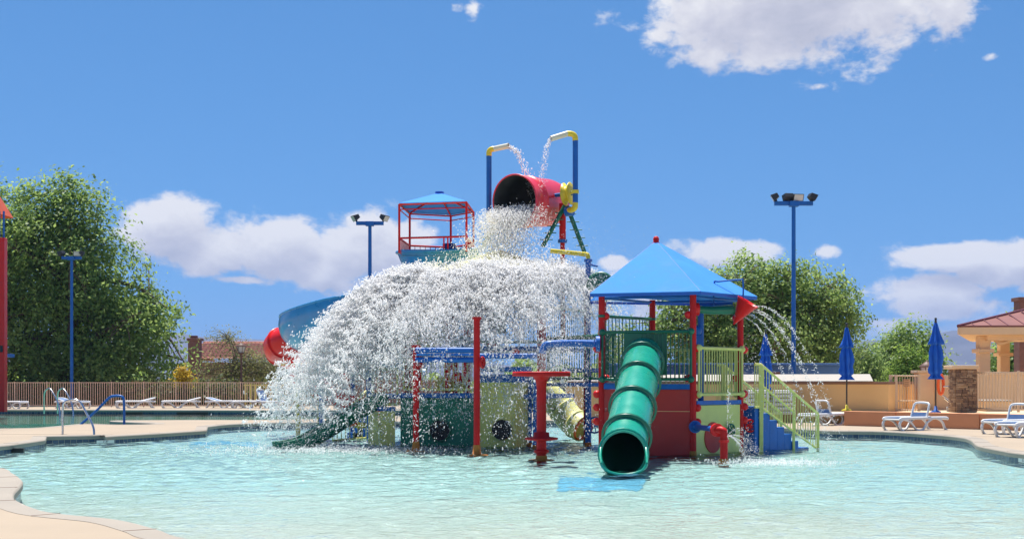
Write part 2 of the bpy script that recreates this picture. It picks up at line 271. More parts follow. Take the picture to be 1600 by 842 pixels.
# ------------------------------------------------------------------ mesh kit
ORG = {}
class MB:
    def __init__(s): s.v = []; s.f = []; s.sm = []
    def add(s, vs, fs, smooth=False):
        o = len(s.v); s.v += [tuple(v) for v in vs]; s.f += [tuple(i+o for i in f) for f in fs]; s.sm += [smooth]*len(fs); return s
    def box(s, c, size, rz=0.0, rot=None):
        hx, hy, hz = (d/2 for d in size); m = rot or Matrix.Rotation(rz, 3, 'Z'); c = Vector(c)
        vs = [c+m@Vector((x*hx, y*hy, z*hz)) for x in (-1, 1) for y in (-1, 1) for z in (-1, 1)]
        return s.add(vs, [(0, 1, 3, 2), (4, 6, 7, 5), (0, 4, 5, 1), (2, 3, 7, 6), (0, 2, 6, 4), (1, 5, 7, 3)])
    def prism(s, poly, z0, z1):
        n = len(poly); vs = [(p[0], p[1], z0) for p in poly]+[(p[0], p[1], z1) for p in poly]
        fs = [tuple(range(n))[::-1], tuple(range(n, 2*n))]+[(i, (i+1) % n, n+(i+1) % n, n+i) for i in range(n)]
        return s.add(vs, fs)
    def slab(s, quad, th):                      # a thick sheet from four corner points
        q = [Vector(p) for p in quad]; n = (q[1]-q[0]).cross(q[2]-q[0]).normalized()*th
        vs = q+[p+n for p in q]; return s.add(vs, [(3, 2, 1, 0), (4, 5, 6, 7)]+[(i, (i+1) % 4, 4+(i+1) % 4, 4+i) for i in range(4)])
    def tube(s, pts, r, n=12, cap=True, closed=False, squash=1.0):
        pts = [Vector(p) for p in pts]; k = len(pts); rs = r if isinstance(r, (list, tuple)) else [r]*k
        tans = []
        for i in range(k):
            a = pts[(i-1) % k] if (closed or i > 0) else pts[i]; b = pts[(i+1) % k] if (closed or i < k-1) else pts[i]
            tans.append((b-a).normalized())
        up = Vector((0, 0, 1)) if abs(tans[0].z) < 0.9 else Vector((1, 0, 0))
        u = tans[0].cross(up).normalized(); vs = []
        for i in range(k):
            u = (u-tans[i]*u.dot(tans[i])).normalized(); w = tans[i].cross(u)
            for j in range(n):
                a = 2*math.pi*j/n; vs.append(pts[i]+(u*math.cos(a)+w*math.sin(a)*squash)*rs[i])
        fs = []
        for i in range(k if closed else k-1):
            i2 = (i+1) % k
            for j in range(n): fs.append((i*n+j, i*n+(j+1) % n, i2*n+(j+1) % n, i2*n+j))
        s.add(vs, fs, True)
        if cap and not closed: s.add(vs[:n], [tuple(range(n))[::-1]]); s.add(vs[-n:], [tuple(range(n))])
        return s
    def cyl(s, a, b, r, n=14, r2=None): return s.tube([a, b], [r, r if r2 is None else r2], n)
    def ball(s, c, r, nu=14, nv=9, sz=(1, 1, 1)):
        vs = []; fs = []
        for i in range(nv+1):
            th = math.pi*i/nv
            for j in range(nu): ph = 2*math.pi*j/nu; vs.append((c[0]+r*sz[0]*math.sin(th)*math.cos(ph), c[1]+r*sz[1]*math.sin(th)*math.sin(ph), c[2]+r*sz[2]*math.cos(th)))
        for i in range(nv):
            for j in range(nu): fs.append((i*nu+j, (i+1)*nu+j, (i+1)*nu+(j+1) % nu, i*nu+(j+1) % nu))
        return s.add(vs, fs, True)
    def lathe(s, prof, c, axis=(0, 0, 1), n=24, fold=None):
        ax = Vector(axis).normalized(); q = Vector((0, 0, 1)).rotation_difference(ax).to_matrix(); c = Vector(c); vs = []; fs = []
        for (r, z) in prof:
            for j in range(n):
                a = 2*math.pi*j/n; rr = r if fold is None else r*fold(a, z); vs.append(c+q@Vector((rr*math.cos(a), rr*math.sin(a), z)))
        for i in range(len(prof)-1):
            for j in range(n): fs.append((i*n+j, i*n+(j+1) % n, (i+1)*n+(j+1) % n, (i+1)*n+j))
        return s.add(vs, fs, True)
    def disc(s, c, r, normal, th=0.02, n=24):
        nn = Vector(normal).normalized(); c = Vector(c); return s.tube([c-nn*th/2, c+nn*th/2], r, n)
    def mesh(s, name):
        me = bpy.data.meshes.new(name); me.from_pydata(s.v, [], s.f)
        me.polygons.foreach_set('use_smooth', s.sm); me.validate(); me.update(); return me
    def build(s, name, m, parent=None, bevel=0.0):
        o = parent and ORG.get(parent.name, Vector((0, 0, 0))) or Vector((0, 0, 0))
        if parent: s.v = [(v[0]-o[0], v[1]-o[1], v[2]-o[2]) for v in s.v]
        me = s.mesh(name); me.materials.append(M[m]); ob = bpy.data.objects.new(name, me); COL.objects.link(ob)
        bm = bmesh.new(); bm.from_mesh(me); bmesh.ops.recalc_face_normals(bm, faces=bm.faces); bm.to_mesh(me); bm.free()
        if bevel: b = ob.modifiers.new('bevel', 'BEVEL'); b.width = bevel; b.segments = 2; b.limit_method = 'ANGLE'
        ob.parent = parent; ORG[ob.name] = Vector(o); return ob
def tag(o, label=None, cat=None, group=None, kind=None):
    for k, v in (('label', label), ('category', cat), ('group', group), ('kind', kind)):
        if v: o[k] = v
    return o
def thing(name, loc, label, cat, group=None):
    o = bpy.data.objects.new(name, None); o.empty_display_size = 0.2; COL.objects.link(o); o.location = loc; ORG[o.name] = Vector(loc)
    return tag(o, label, cat, group)
def copy_tree(o, parent=None):
    c = o.copy(); COL.objects.link(c); c.parent = parent
    for ch in list(o.children): copy_tree(ch, c)
    return c
def piece(name, me, parent, loc, scale=(1, 1, 1), rz=0.0, rot=None):
    ob = bpy.data.objects.new(name, me); COL.objects.link(ob); ob.parent = parent
    ob.location = Vector(loc)-ORG.get(parent.name, Vector((0, 0, 0))); ob.scale = scale
    ob.rotation_euler = rot or (0, 0, rz); ORG[ob.name] = Vector(loc); return ob
UNIT = {}
def unit_bar(m, n=8):                            # a 1 m tall bar of radius 1 to be scaled
    if (m, n) not in UNIT:
        me = MB().tube([(0, 0, 0), (0, 0, 1)], 1.0, n).mesh('bar'); me.materials.append(M[m]); UNIT[(m, n)] = me
    return UNIT[(m, n)]
def bars(parent, name, pts, r, m, n=8):          # pts: (x, y, z0, z1)
    for (x, y, z0, z1) in pts: piece(name, unit_bar(m, n), parent, (x, y, z0), (r, r, z1-z0))
def lerp(a, b, t): return a+(b-a)*t
def arc(pts, n=6):                               # Catmull-Rom through points
    P = [Vector(p) for p in pts]; P = [P[0]*2-P[1]]+P+[P[-1]*2-P[-2]]; out = []
    for i in range(1, len(P)-2):
        for k in range(n):
            t = k/n; a, b, c, d = P[i-1:i+3]
            out.append(0.5*((2*b)+(c-a)*t+(2*a-5*b+4*c-d)*t*t+(3*b-a-3*c+d)*t**3))
    out.append(P[-2]); return out
def railing(parent, a, b, z0, z1, m, balls=True, step=0.11, rr=0.03, part='railing', knob=0.075, rail_r=0.028):
    a, b = Vector(a), Vector(b); mb = MB()
    mb.cyl((a.x, a.y, z1), (b.x, b.y, z1), rail_r*1.25, 10); mb.cyl((a.x, a.y, z0), (b.x, b.y, z0), rail_r*1.25, 10)
    if balls:
        for p in (a, b):
            for z in (z0, z1): mb.ball((p.x, p.y, z), knob, 12, 8)
    if True:
        for p in (a, b): mb.cyl((p.x, p.y, z0), (p.x, p.y, z1), rail_r, 8)
    o = mb.build(part, m, parent); L = (b-a).length; n = max(2, int(L/step))
    bars(o, 'baluster', [(lerp(a.x, b.x, i/n), lerp(a.y, b.y, i/n), z0, z1) for i in range(1, n)], 0.011, m, 6)
    return o
def wheel(parent, c, r, normal, m, name='valve_wheel'):
    c = Vector(c); nn = Vector(normal).normalized(); u = nn.cross(Vector((0, 0, 1))).normalized(); w = nn.cross(u); mb = MB()
    mb.tube([c+(u*math.cos(a)+w*math.sin(a))*r for a in [2*math.pi*i/20 for i in range(20)]], 0.022, 8, closed=True)
    for k in range(4):
        a = math.pi*k/4+0.2; d = u*math.cos(a)+w*math.sin(a); mb.cyl(c-d*r, c+d*r, 0.013, 6)
    mb.cyl(c-nn*0.1, c+nn*0.03, 0.035, 10)
    return mb.build(name, m, parent)

# ------------------------------------------------------------------ ground, pools, deck
def smooth_closed(P, n=5):
    P = [Vector(p) for p in P]; k = len(P); out = []
    for i in range(k):
        a, b, c, d = P[(i-1) % k], P[i], P[(i+1) % k], P[(i+2) % k]
        for j in range(n):
            t = j/n; out.append(0.5*((2*b)+(c-a)*t+(2*a-5*b+4*c-d)*t*t+(3*b-a-3*c+d)*t**3))
    return out
def xy(v): return (v.x, v.y)
DZ = 0.18
g0 = lambda x, y: xy(gnd(x, y, 0.0)); gd = lambda x, y: xy(gnd(x, y, DZ))
curve_a = [g0(325, 675), g0(352, 671.5), g0(390, 669.5), g0(440, 668), g0(560, 666.5), g0(700, 665), g0(900, 664), g0(1080, 667), g0(1200, 675), g0(1290, 682), g0(1380, 683.5), g0(1463, 689.5), g0(1502, 694), g0(1516, 698.5), g0(1521, 703), g0(1529, 709), g0(1562, 716.5), g0(1600, 723),
           (10.2, 21.0), (11.6, 17.0), (10.8, 12.8), (7.0, 9.6), (2.0, 9.0), (-1.4, 9.9), gd(296, 840), gd(249, 826), gd(187, 811), gd(78, 799), gd(28, 781), gd(22, 771), gd(30, 761), gd(36, 752), gd(32, 746), gd(20, 738), gd(0, 730), (-9.4, 21.0), (-11.2, 22.5), (-11.6, 25.0), g0(0, 709), g0(36, 704), g0(71, 698.5)]
curve_a = [v.to_2d() if hasattr(v, 'to_2d') else Vector(v) for v in arc([(p[0], p[1], 0) for p in curve_a], 5)]
splash_poly = [(v.x, v.y) for v in curve_a]+[g0(73, 692.3), g0(118, 691), g0(161, 690), g0(165, 692.5), g0(250, 687), g0(323, 681.7)]
lap_poly = [(-34, 61.6), (-12, 61.6), (-5.5, 61.6), (-3.6, 58), (-4.2, 52), gd(460, 655), gd(300, 655.6), gd(200, 656.3), gd(171, 657.2), gd(205, 659), gd(240, 660.8), gd(232, 662.4), gd(185, 663), gd(130, 661.6), gd(62, 667.5), gd(0, 669), gd(-200, 673), (-34, 40)]
lap_poly = [(v.x, v.y) for v in smooth_closed([(p[0], p[1], 0) for p in lap_poly], 3)]
def inset(poly, d):                              # shift a closed loop outwards by d
    P = [Vector(p) for p in poly]; n = len(P)
    area = sum(P[i].x*P[(i+1) % n].y-P[(i+1) % n].x*P[i].y for i in range(n)); sg = 1 if area > 0 else -1; out = []
    for i in range(n):
        t = (P[(i+1) % n]-P[i-1]).normalized(); out.append(P[i]+Vector((t.y, -t.x))*sg*d)
    return out
def fill_holes(name, outer, holes, z, m):
    bm = bmesh.new(); es = []
    for loop in [outer]+holes:
        vs = [bm.verts.new((p[0], p[1], z)) for p in loop]
        es += [bm.edges.new((vs[i], vs[(i+1) % len(vs)])) for i in range(len(vs))]
    bmesh.ops.triangle_fill(bm, edges=es, use_beauty=True, use_dissolve=False)
    for f in bm.faces:
        if f.normal.z < 0: f.normal_flip()
    me = bpy.data.meshes.new(name); bm.to_mesh(me); bm.free(); me.materials.append(M[m]); o = bpy.data.objects.new(name, me); COL.objects.link(o); return o
CW = 0.34
deck = fill_holes('pool_deck', [(-48, -6), (48, -6), (48, 74), (-48, 74)], [[xy3 for xy3 in inset(splash_poly, CW*0.96)], [v for v in inset(lap_poly, CW*0.96)]], DZ, 'deck')
tag(deck, kind='structure')
def coping(name, poly):                          # rounded lip, then a vertical tiled band down into the water
    n = len(poly); prof = [(CW, DZ-0.03), (CW, DZ+0.004), (0.05, DZ+0.004), (0.015, DZ-0.006), (0.0, DZ-0.025), (0.0, DZ-0.092), (0.006, DZ-.1), (0.03, DZ-0.102)]
    rings = [[(p.x, p.y, z) for p in inset(poly, d)] for d, z in prof]; vs = [v for r in rings for v in r]; fs = []
    for k in range(len(prof)-1):
        for i in range(n): fs.append((k*n+i, k*n+(i+1) % n, (k+1)*n+(i+1) % n, (k+1)*n+i))
    mb = MB(); mb.add(vs, fs, False); o = mb.build(name, 'coping'); tag(o, kind='structure')
    P = [Vector(p) for p in inset(poly, 0.028)]; me = bpy.data.meshes.new('tile_band'); vs = []; fs = []; uvs = []; L = 0
    for i in range(n+1):
        p = P[i % n]; vs += [(p.x, p.y, DZ-0.098), (p.x, p.y, -0.16)]; uvs.append(L); L += (P[(i+1) % n]-p).length
        if i: fs.append((2*i-2, 2*i, 2*i+1, 2*i-1))
    me.from_pydata(vs, [], fs); ul = me.uv_layers.new(name='UVMap')
    for pl in me.polygons:
        for li in pl.loop_indices:
            vi = me.loops[li].vertex_index; ul.data[li].uv = (uvs[vi//2], vs[vi][2]-DZ+0.098+0.152*4)
    me.materials.append(M['pool_tile']); b = bpy.data.objects.new('tile_band', me); COL.objects.link(b); b.parent = o
coping('splash_pool_coping', splash_poly); coping('lap_pool_coping', lap_poly)
jm = MB().box((0, 0, 0), (.012, CW-.02, .004)).mesh('joint'); jm.materials.append(M['cap_brown'])
P_in, P_out = inset(splash_poly, 0.03), inset(splash_poly, CW-.01); acc_ = 0
for i in range(len(splash_poly)):
    acc_ += (Vector(splash_poly[i])-Vector(splash_poly[i-1])).length
    if acc_ > 1.8:
        acc_ = 0; m_ = (P_in[i]+P_out[i])/2; d_ = P_out[i]-P_in[i]; j_ = bpy.data.objects.new('joint', jm); COL.objects.link(j_); j_.location = (m_.x, m_.y, DZ+.005); j_.rotation_euler = (0, 0, math.atan2(d_.y, d_.x)-math.pi/2); j_.parent = bpy.data.objects['splash_pool_coping']
jd = MB().box((0, 0, 0), (1, 1, 1)).mesh('joint'); jd.materials.append(M['coping'])
for (x0, y0, x1, y1) in ((-14.5, 37, -14.0, 24), (-18, 33, -11.6, 33.4), (11.4, 32, 20, 31), (12, 26, 20, 25.4), (10.6, 36, 12.2, 37.6)):
    j_ = bpy.data.objects.new('joint', jd); COL.objects.link(j_); j_.parent = deck; j_.location = ((x0+x1)/2, (y0+y1)/2, DZ+.002); j_.scale = (math.hypot(x1-x0, y1-y0), .02, .004); j_.rotation_euler = (0, 0, math.atan2(y1-y0, x1-x0))
def sheet(name, poly, z, m, kind='structure'):
    return tag(fill_holes(name, poly, [], z, m), kind=kind)
sheet('splash_pool_floor', [tuple(p) for p in inset(splash_poly, 0.05)], -0.10, 'pool_plaster')
sheet('lap_pool_floor', [tuple(p) for p in inset(lap_poly, 0.05)], -0.14, 'lap_plaster')
sheet('lap_pool_water', [tuple(p) for p in inset(lap_poly, 0.10)], 0.0, 'lap_water')
sheet('ground', [(-9000, -2000), (9000, -2000), (9000, 12000), (-9000, 12000)], -0.30, 'dirt_ground')
for q in ([(875, 745), (1012, 745), (1000, 766), (872, 766)], [(295, 695), (400, 694), (405, 700), (298, 700)]):
    p4 = [Vector(xy(gnd(x, y, -0.094))) for x, y in q]; loop = []
    for k in range(4):                           # uneven edge: ripple refraction put into the paint's outline
        for i in range(26): w_ = p4[k].lerp(p4[(k+1) % 4], i/26); loop.append((w_.x+random.uniform(-.03, .03), w_.y+(random.uniform(-.22, .22) if k in (0, 2) else 0)*(i > 0)))
    sheet('blue_floor_paint', loop, -0.094, 'mat_blue')

def ripple_sheet():                              # the splash pool's surface: waves as real relief, finer near the eye
    rows, cols = 540, 440
    D = 8.6*np.exp(np.linspace(0, math.log(47.0/8.6), rows)); u = np.linspace(-0.46, 0.46, cols)
    X = np.outer(D, u)*1.0; Y = np.repeat(D[:, None], cols, 1); Z = np.zeros_like(X)
    X += np.where(Y < 16, 0, 0)
    r = np.random.default_rng(3); cx, cy = -2.2, 28.0
    dist = np.sqrt((X-cx)**2+(Y-cy)**2); agit = 0.55+1.15*np.exp(-(dist/7.0)**2)
    for k in range(80):
        lam = float(np.exp(r.uniform(math.log(0.13), math.log(0.9)))); th = r.normal(-1.45, 0.75)
        kx, ky = 2*math.pi/lam*math.cos(th), 2*math.pi/lam*math.sin(th); ph = r.uniform(0, 6.28); amp = 0.0068*lam**0.9
        warp = 0.5*np.sin(0.37*X+0.21*Y+k)+0.4*np.sin(0.9*Y-0.5*X+2.1*k)
        env = 0.6+0.4*np.sin(0.23*X*math.cos(k)+0.31*Y*math.sin(k)+1.7*k)
        res = np.clip(lam/(D[:, None]*0.0028*2.2)-0.6, 0, 1)
        Z += amp*env*res*np.sin(kx*X+ky*Y+ph+warp)
    for k in range(26):                          # rings where drops fall
        ex, ey = r.normal(cx, 2.4), r.normal(cy, 1.8); d = np.sqrt((X-ex)**2+(Y-ey)**2)
        Z += 0.006*np.exp(-d/1.1)*np.sin(2*math.pi*d/0.32+r.uniform(0, 6))
    Z *= agit
    vs = np.stack([X, Y, Z], -1).reshape(-1, 3); i = np.arange(rows-1)[:, None]*cols+np.arange(cols-1)[None, :]
    fs = np.stack([i, i+1, i+cols+1, i+cols], -1).reshape(-1, 4)
    me = bpy.data.meshes.new('splash_pool_water'); me.vertices.add(len(vs)); me.vertices.foreach_set('co', vs.ravel())
    me.loops.add(len(fs)*4); me.loops.foreach_set('vertex_index', fs.ravel()); me.polygons.add(len(fs)); me.polygons.foreach_set('loop_start', np.arange(0, len(fs)*4, 4))
    me.polygons.foreach_set('use_smooth', np.ones(len(fs), bool)); me.update(calc_edges=True); me.materials.append(M['water'])
    o = bpy.data.objects.new('splash_pool_water', me); COL.objects.link(o); tag(o, kind='structure')
ripple_sheet()

# ------------------------------------------------------------------ mountains
def ridge(name, pts, D, depth):                  # pts: photo silhouette of the crest; a real sloping mass behind it
    r = np.random.default_rng(int(D)); xs = np.linspace(pts[0][0], pts[-1][0], 90); ys = np.interp(xs, [p[0] for p in pts], [p[1] for p in pts])
    rows = 26; vs = []; fs = []
    for j in range(rows):
        t = j/(rows-1); prof = math.sin(min(1, t/0.62)*math.pi/2)**1.1 if t < 0.62 else math.cos((t-0.62)/0.38*math.pi/2)
        dd = D-depth*0.62+depth*t
        for i, x in enumerate(xs):
            h = (HY-ys[i])*D/F+CH; X = (x-HX)*D/F
            n = 0.10*math.sin(i*0.55+j*0.8)+0.08*math.sin(i*1.3-j*0.5)+0.05*r.normal()
            vs.append((X+depth*0.03*math.sin(j+i*.3), dd, -1+h*prof*(1+(n*(0.9-prof) if prof < .9 else 0))))
    n = len(xs)
    for j in range(rows-1):
        for i in range(n-1): fs.append((j*n+i, j*n+i+1, (j+1)*n+i+1, (j+1)*n+i))
    mb = MB(); mb.add(vs, fs, True); tag(mb.build(name, 'mountain'), kind='structure')
ridge('mountains', [(-300, 560), (100, 540), (230, 522), (280, 519), (310, 524), (345, 528), (380, 529), (420, 531), (520, 540), (620, 552), (800, 572)], 5200, 1500)
ridge('mountains', [(1130, 575), (1290, 556), (1340, 545), (1362, 532), (1372, 531), (1400, 541), (1440, 533), (1470, 520), (1500, 515), (1530, 517), (1600, 528), (1700, 520), (1900, 545)], 4600, 1300)

# ------------------------------------------------------------------ plants
def leaf_mesh(name, C, N, size, tone, m, aspect=0.55):
    k = len(C); r = np.random.default_rng(k); N = N/np.linalg.norm(N, axis=1, keepdims=True)
    a = r.normal(size=(k, 3)); U = a-N*np.sum(a*N, 1, keepdims=True); U /= np.linalg.norm(U, axis=1, keepdims=True); Wv = np.cross(N, U)
    s = size[:, None]
    v = np.stack([C-U*s*0.5, C+Wv*s*aspect*0.5-U*s*0.05+N*s*0.07, C+U*s*0.5, C-Wv*s*aspect*0.5-U*s*0.05+N*s*0.07], 1).reshape(-1, 3)
    me = bpy.data.meshes.new(name); me.vertices.add(4*k); me.vertices.foreach_set('co', v.ravel()); me.loops.add(4*k); me.loops.foreach_set('vertex_index', np.arange(4*k))
    me.polygons.add(k); me.polygons.foreach_set('loop_start', np.arange(0, 4*k, 4)); me.update(calc_edges=True)
    at_ = me.attributes.new('tone', 'FLOAT', 'POINT'); at_.data.foreach_set('value', np.repeat(tone, 4)); me.materials.append(M[m]); return me
def tree(label, px, D, blobs, n_clump, per, leaf, rc, m, trunk_r, bark='bark', seed=1, name='tree', group=None, twigs=0, zbase=-0.3, limb_n=16, shell=0.45, hollow=0.0, cat='tree'):
    r = np.random.default_rng(seed); s = D/F; base = Vector(((px-HX)*s, D, zbase)); root = thing(name, base, label, cat, group)
    cen = []; rad = []
    for (bx, by, rx, ry) in blobs:
        c = at(bx, by, D); cen.append((c.x, c.y, c.z)); rad.append((rx*s, (rx+ry)*0.5*s*0.9, ry*s))
    cen = np.array(cen); rad = np.array(rad); vol = np.prod(rad, 1)**0.75; pick = r.choice(len(cen), n_clump, p=vol/vol.sum())
    cen[:, 1] += r.uniform(-0.25, 0.25, len(cen))*rad[:, 1]
    d = r.normal(size=(n_clump, 3)); d /= np.linalg.norm(d, axis=1, keepdims=True); q = r.uniform(hollow, 1, n_clump)**shell
    CC = cen[pick]+d*q[:, None]*rad[pick]; CC[:, 2] = np.maximum(CC[:, 2], zbase+0.3)
    k = n_clump*per; off = r.normal(size=(n_clump, per, 3))*rc*np.array([1.15, 1.15, 0.75])*r.uniform(0.6, 1.4, (n_clump, 1, 1))
    off[:, :, 2] -= 0.25*(off[:, :, 0]**2+off[:, :, 1]**2)/max(rc, 0.05)
    P = (CC[:, None, :]+off).reshape(-1, 3); out = (P-cen.mean(0)); out /= np.linalg.norm(out, axis=1, keepdims=True)
    N = r.normal(size=(k, 3))*0.65+out*0.75+np.array([0, 0, 0.6])
    tone = np.clip(np.repeat(r.uniform(0.1, 0.8, n_clump), per)+r.normal(0, 0.18, k), 0, 1)
    me = leaf_mesh('crown', P-np.array(base), N, leaf*r.uniform(0.6, 1.35, k), tone, m); cr_ = bpy.data.objects.new('crown', me); COL.objects.link(cr_); cr_.parent = root
    mb = MB(); top = Vector(cen.mean(0)); H = top.z-zbase
    tp = [base+Vector((math.sin(t*3+seed)*0.05*H*t, math.cos(t*2.3+seed)*0.03*H*t, 0))+Vector(((top.x-base.x)*t, (top.y-base.y)*t, H*t)) for t in (0, .15, .3, .5, .7, 1.0)]
    mb.tube(tp, [trunk_r*1.25, trunk_r, trunk_r*.9, trunk_r*.7, trunk_r*.5, trunk_r*.25], 10)
    idx = r.choice(n_clump, min(limb_n, n_clump), replace=False); ends = []
    for i in idx:
        e_ = Vector(CC[i]); t = r.uniform(0.25, 0.95); a = tp[0].lerp(tp[-1], t); mid = a.lerp(e_, 0.5)+Vector((r.normal()*.1, r.normal()*.1, 0.06))*(e_-a).length
        mb.tube(arc([a, mid, e_], 4), [trunk_r*.42*(1-j/8*0.85) for j in range(9)], 7); ends.append((mid, e_))
    for i in r.choice(n_clump, min(len(CC), limb_n*5+twigs), replace=False):
        e_ = Vector(CC[i]); a, b = min(ends, key=lambda q: (q[0]-e_).length+(q[1]-e_).length*0.5); st = a.lerp(b, r.uniform(0.1, 0.9))
        md = st.lerp(e_, .5)+Vector((r.normal()*.12, r.normal()*.12, r.normal()*.12))*(e_-st).length
        mb.tube([st, md, e_], [trunk_r*.12, trunk_r*.08, trunk_r*.03], 5)
    mb.build('trunk', bark, root); return root

tree('huge dense green shade tree rising behind the left pool fence', 95, 76, [(75, 345, 75, 66), (120, 325, 48, 52), (30, 385, 110, 90), (120, 420, 105, 85), (60, 500, 150, 90), (185, 505, 88, 75), (225, 500, 50, 60), (170, 560, 105, 45), (40, 565, 130, 45), (-60, 470, 120, 140), (-20, 350, 70, 60), (165, 365, 34, 40), (265, 560, 28, 40), (152, 300, 18, 26), (100, 285, 18, 20), (188, 335, 15, 20), (205, 395, 18, 22), (238, 445, 22, 22), (272, 478, 14, 18), (278, 505, 12, 14), (60, 290, 22, 18), (20, 300, 20, 22)],
     1500, 56, 0.25, 0.46, 'leaf_ash', 0.45, seed=11, name='shade_tree', limb_n=26)
tree('wide bushy tree with slender leaves behind the blue parapet wall', 1190, 62, [(1200, 455, 85, 55), (1150, 470, 80, 60), (1260, 470, 78, 55), (1300, 500, 48, 55), (1090, 505, 60, 60), (1200, 530, 120, 55), (1280, 545, 65, 50), (1120, 550, 80, 50), (1045, 520, 25, 60), (1215, 420, 50, 22), (1325, 470, 22, 30), (985, 540, 50, 50), (1120, 425, 22, 14), (1165, 406, 22, 12), (1255, 416, 24, 12), (1300, 438, 20, 16), (1338, 500, 14, 20), (1343, 455, 10, 12), (1080, 450, 22, 22), (1050, 470, 20, 25), (1190, 400, 12, 8)],
     900, 54, 0.19, 0.34, 'leaf_elm', 0.30, seed=23, name='shade_tree', limb_n=40, twigs=160, bark='bark_pale')
tree('mid sized green tree behind the gate and lantern', 1415, 82, [(1420, 535, 42, 36), (1400, 560, 36, 36), (1445, 560, 30, 40), (1425, 580, 50, 30)], 420, 34, 0.24, 0.42, 'leaf_ash', 0.2, seed=31, name='shade_tree')
tree('small bright green tree in front of the darker one by the gate', 1420, 70, [(1425, 565, 24, 30), (1415, 585, 26, 25)], 170, 34, 0.17, 0.28, 'leaf_bright', 0.12, seed=32, name='small_tree')
tree('dark leafy tree behind the pavilion post and stucco wall', 1590, 66, [(1580, 570, 48, 34), (1620, 560, 50, 45), (1560, 590, 40, 26), (1660, 560, 60, 50)], 520, 36, 0.22, 0.4, 'leaf_ash', 0.25, seed=33, name='shade_tree')
tree('treetop showing above the far end of the metal pavilion roof', 1605, 95, [(1600, 483, 12, 10), (1612, 500, 30, 30), (1610, 545, 40, 50)], 170, 34, 0.25, 0.4, 'leaf_ash', 0.2, seed=34, name='shade_tree')
tree('pale thin tree between the wide bushy tree and the gate', 1345, 74, [(1345, 560, 28, 26), (1330, 585, 34, 20), (1365, 580, 22, 24)], 240, 26, 0.18, 0.36, 'leaf_elm', 0.12, seed=35, name='small_tree', twigs=40)
tree('bare topped desert tree with fine green leaves before the tiled house', 348, 78, [(350, 530, 30, 22), (340, 575, 42, 22), (385, 565, 34, 30), (410, 575, 30, 24)], 330, 16, 0.13, 0.34, 'leaf_verde', 0.16, seed=41, name='desert_tree', twigs=260, limb_n=24, bark='bark_pale')
tree('low olive desert tree right of the lamp post near the red slide', 425, 80, [(425, 570, 36, 28), (400, 590, 40, 18), (460, 575, 36, 26), (440, 590, 40, 20)], 330, 22, 0.14, 0.36, 'leaf_verde', 0.14, seed=42, name='desert_tree', twigs=180, bark='bark_pale')
tree('small yellow flowering shrub at the foot of the shade tree', 288, 72.5, [(287, 583, 7, 13)], 45, 24, 0.14, 0.2, 'leaf_yellow', 0.06, seed=43, name='flowering_shrub', cat='shrub')
for i, (x, w, lb) in enumerate([(30, 60, 'dark hedge bush behind the fence left of the light pole'), (150, 60, 'dark hedge bush behind the fence right of the light pole'), (255, 40, 'dark hedge bush behind the fence beside the yellow shrub'), (345, 50, 'hedge bush behind the fence below the bare topped tree'), (440, 50, 'hedge bush behind the fence near the water curtain')]):
    tree(lb, x, 74-i*0.3, [(x, 615, w, 24), (x-w*.5, 622, w*.6, 18), (x+w*.5, 620, w*.6, 20)], 170, 40, 0.20, 0.33, 'leaf_hedge', 0.08, seed=50+i, name='hedge_bush', group='hedge bushes along the left fence', cat='bush')
for i, (x, lb) in enumerate([(850, 'brown green shrub behind the yellow tube slide'), (905, 'brown green shrub behind the blue valve post')]):
    tree(lb, x, 58, [(x, 612, 36, 30), (x+10, 630, 36, 18)], 150, 34, 0.16, 0.3, 'leaf_verde', 0.08, seed=60+i, name='garden_shrub', group='shrubs behind the play structure', cat='shrub')
def far_wood():
    r = np.random.default_rng(77); k = 26000; az_ = r.uniform(-0.62, 0.62, k); D = r.uniform(190, 420, k); hh = 3.2+2.4*np.sin(az_*31)+1.8*np.sin(az_*83+1)+1.0*np.sin(az_*190)
    z = -0.3+np.maximum(hh, 1.6)*r.uniform(0, 1, k)**0.6*D/260
    P = np.stack([az_*D, D, z], 1); N = r.normal(size=(k, 3))+np.array([0, -.3, .9])
    o = bpy.data.objects.new('far_woodland', leaf_mesh('far_woodland', P, N, r.uniform(.8, 1.9, k), r.uniform(0, 1, k), 'leaf_bright')); COL.objects.link(o)
    tag(o, 'far band of green desert woodland below the mountains', 'woodland', kind='stuff')
far_wood()

# ------------------------------------------------------------------ right-hand tower with blue pyramid roof
TA, TB, TC = Vector((1.92, 27.4, 0)), Vector((3.79, 26.8, 0)), Vector((5.03, 28.2, 0)); TD = TA+TC-TB
tower = thing('play_tower', (TA+TC)/2, 'square play tower with red posts under a blue pyramid roof', 'play tower')
def post(parent, p, z1, r=0.068, m='red_paint', rust=True, z0=-0.1, name='post'):
    o = MB().cyl((p[0], p[1], z0), (p[0], p[1], z1), r, 18).build(name, m, parent)
    if rust: MB().lathe([(r+.008, -0.1), (r+.008, 0.05), (r+.002, 0.10)], (p[0], p[1], 0), n=18).add([], []).build('rusty_foot', 'rust', o)
    return o
EZ = 3.40
for p in (TA, TB, TC, TD): post(tower, p, EZ-0.02)
cenT = Vector((3.22, 28.6, 0)); apex = Vector((cenT.x, cenT.y, 4.67))
TE, TG = Vector((4.25, 30.0, 0)), Vector((2.1, 29.4, 0)); rc4 = []
for p in (TA, TB, TC, TE, TG): d = (p-cenT).normalized(); rc4.append(Vector((p.x, p.y, EZ))+d*0.36)
post(tower, TE, EZ-.02); post(tower, TG, EZ-.02); NR = 5
roof = MB()
for i in range(NR): roof.slab([rc4[i], rc4[(i+1) % 4], apex, apex+Vector((0, 0, 0.001))], 0.02)
roof = roof.build('roof', 'blue_roof', tower)
edge = MB()
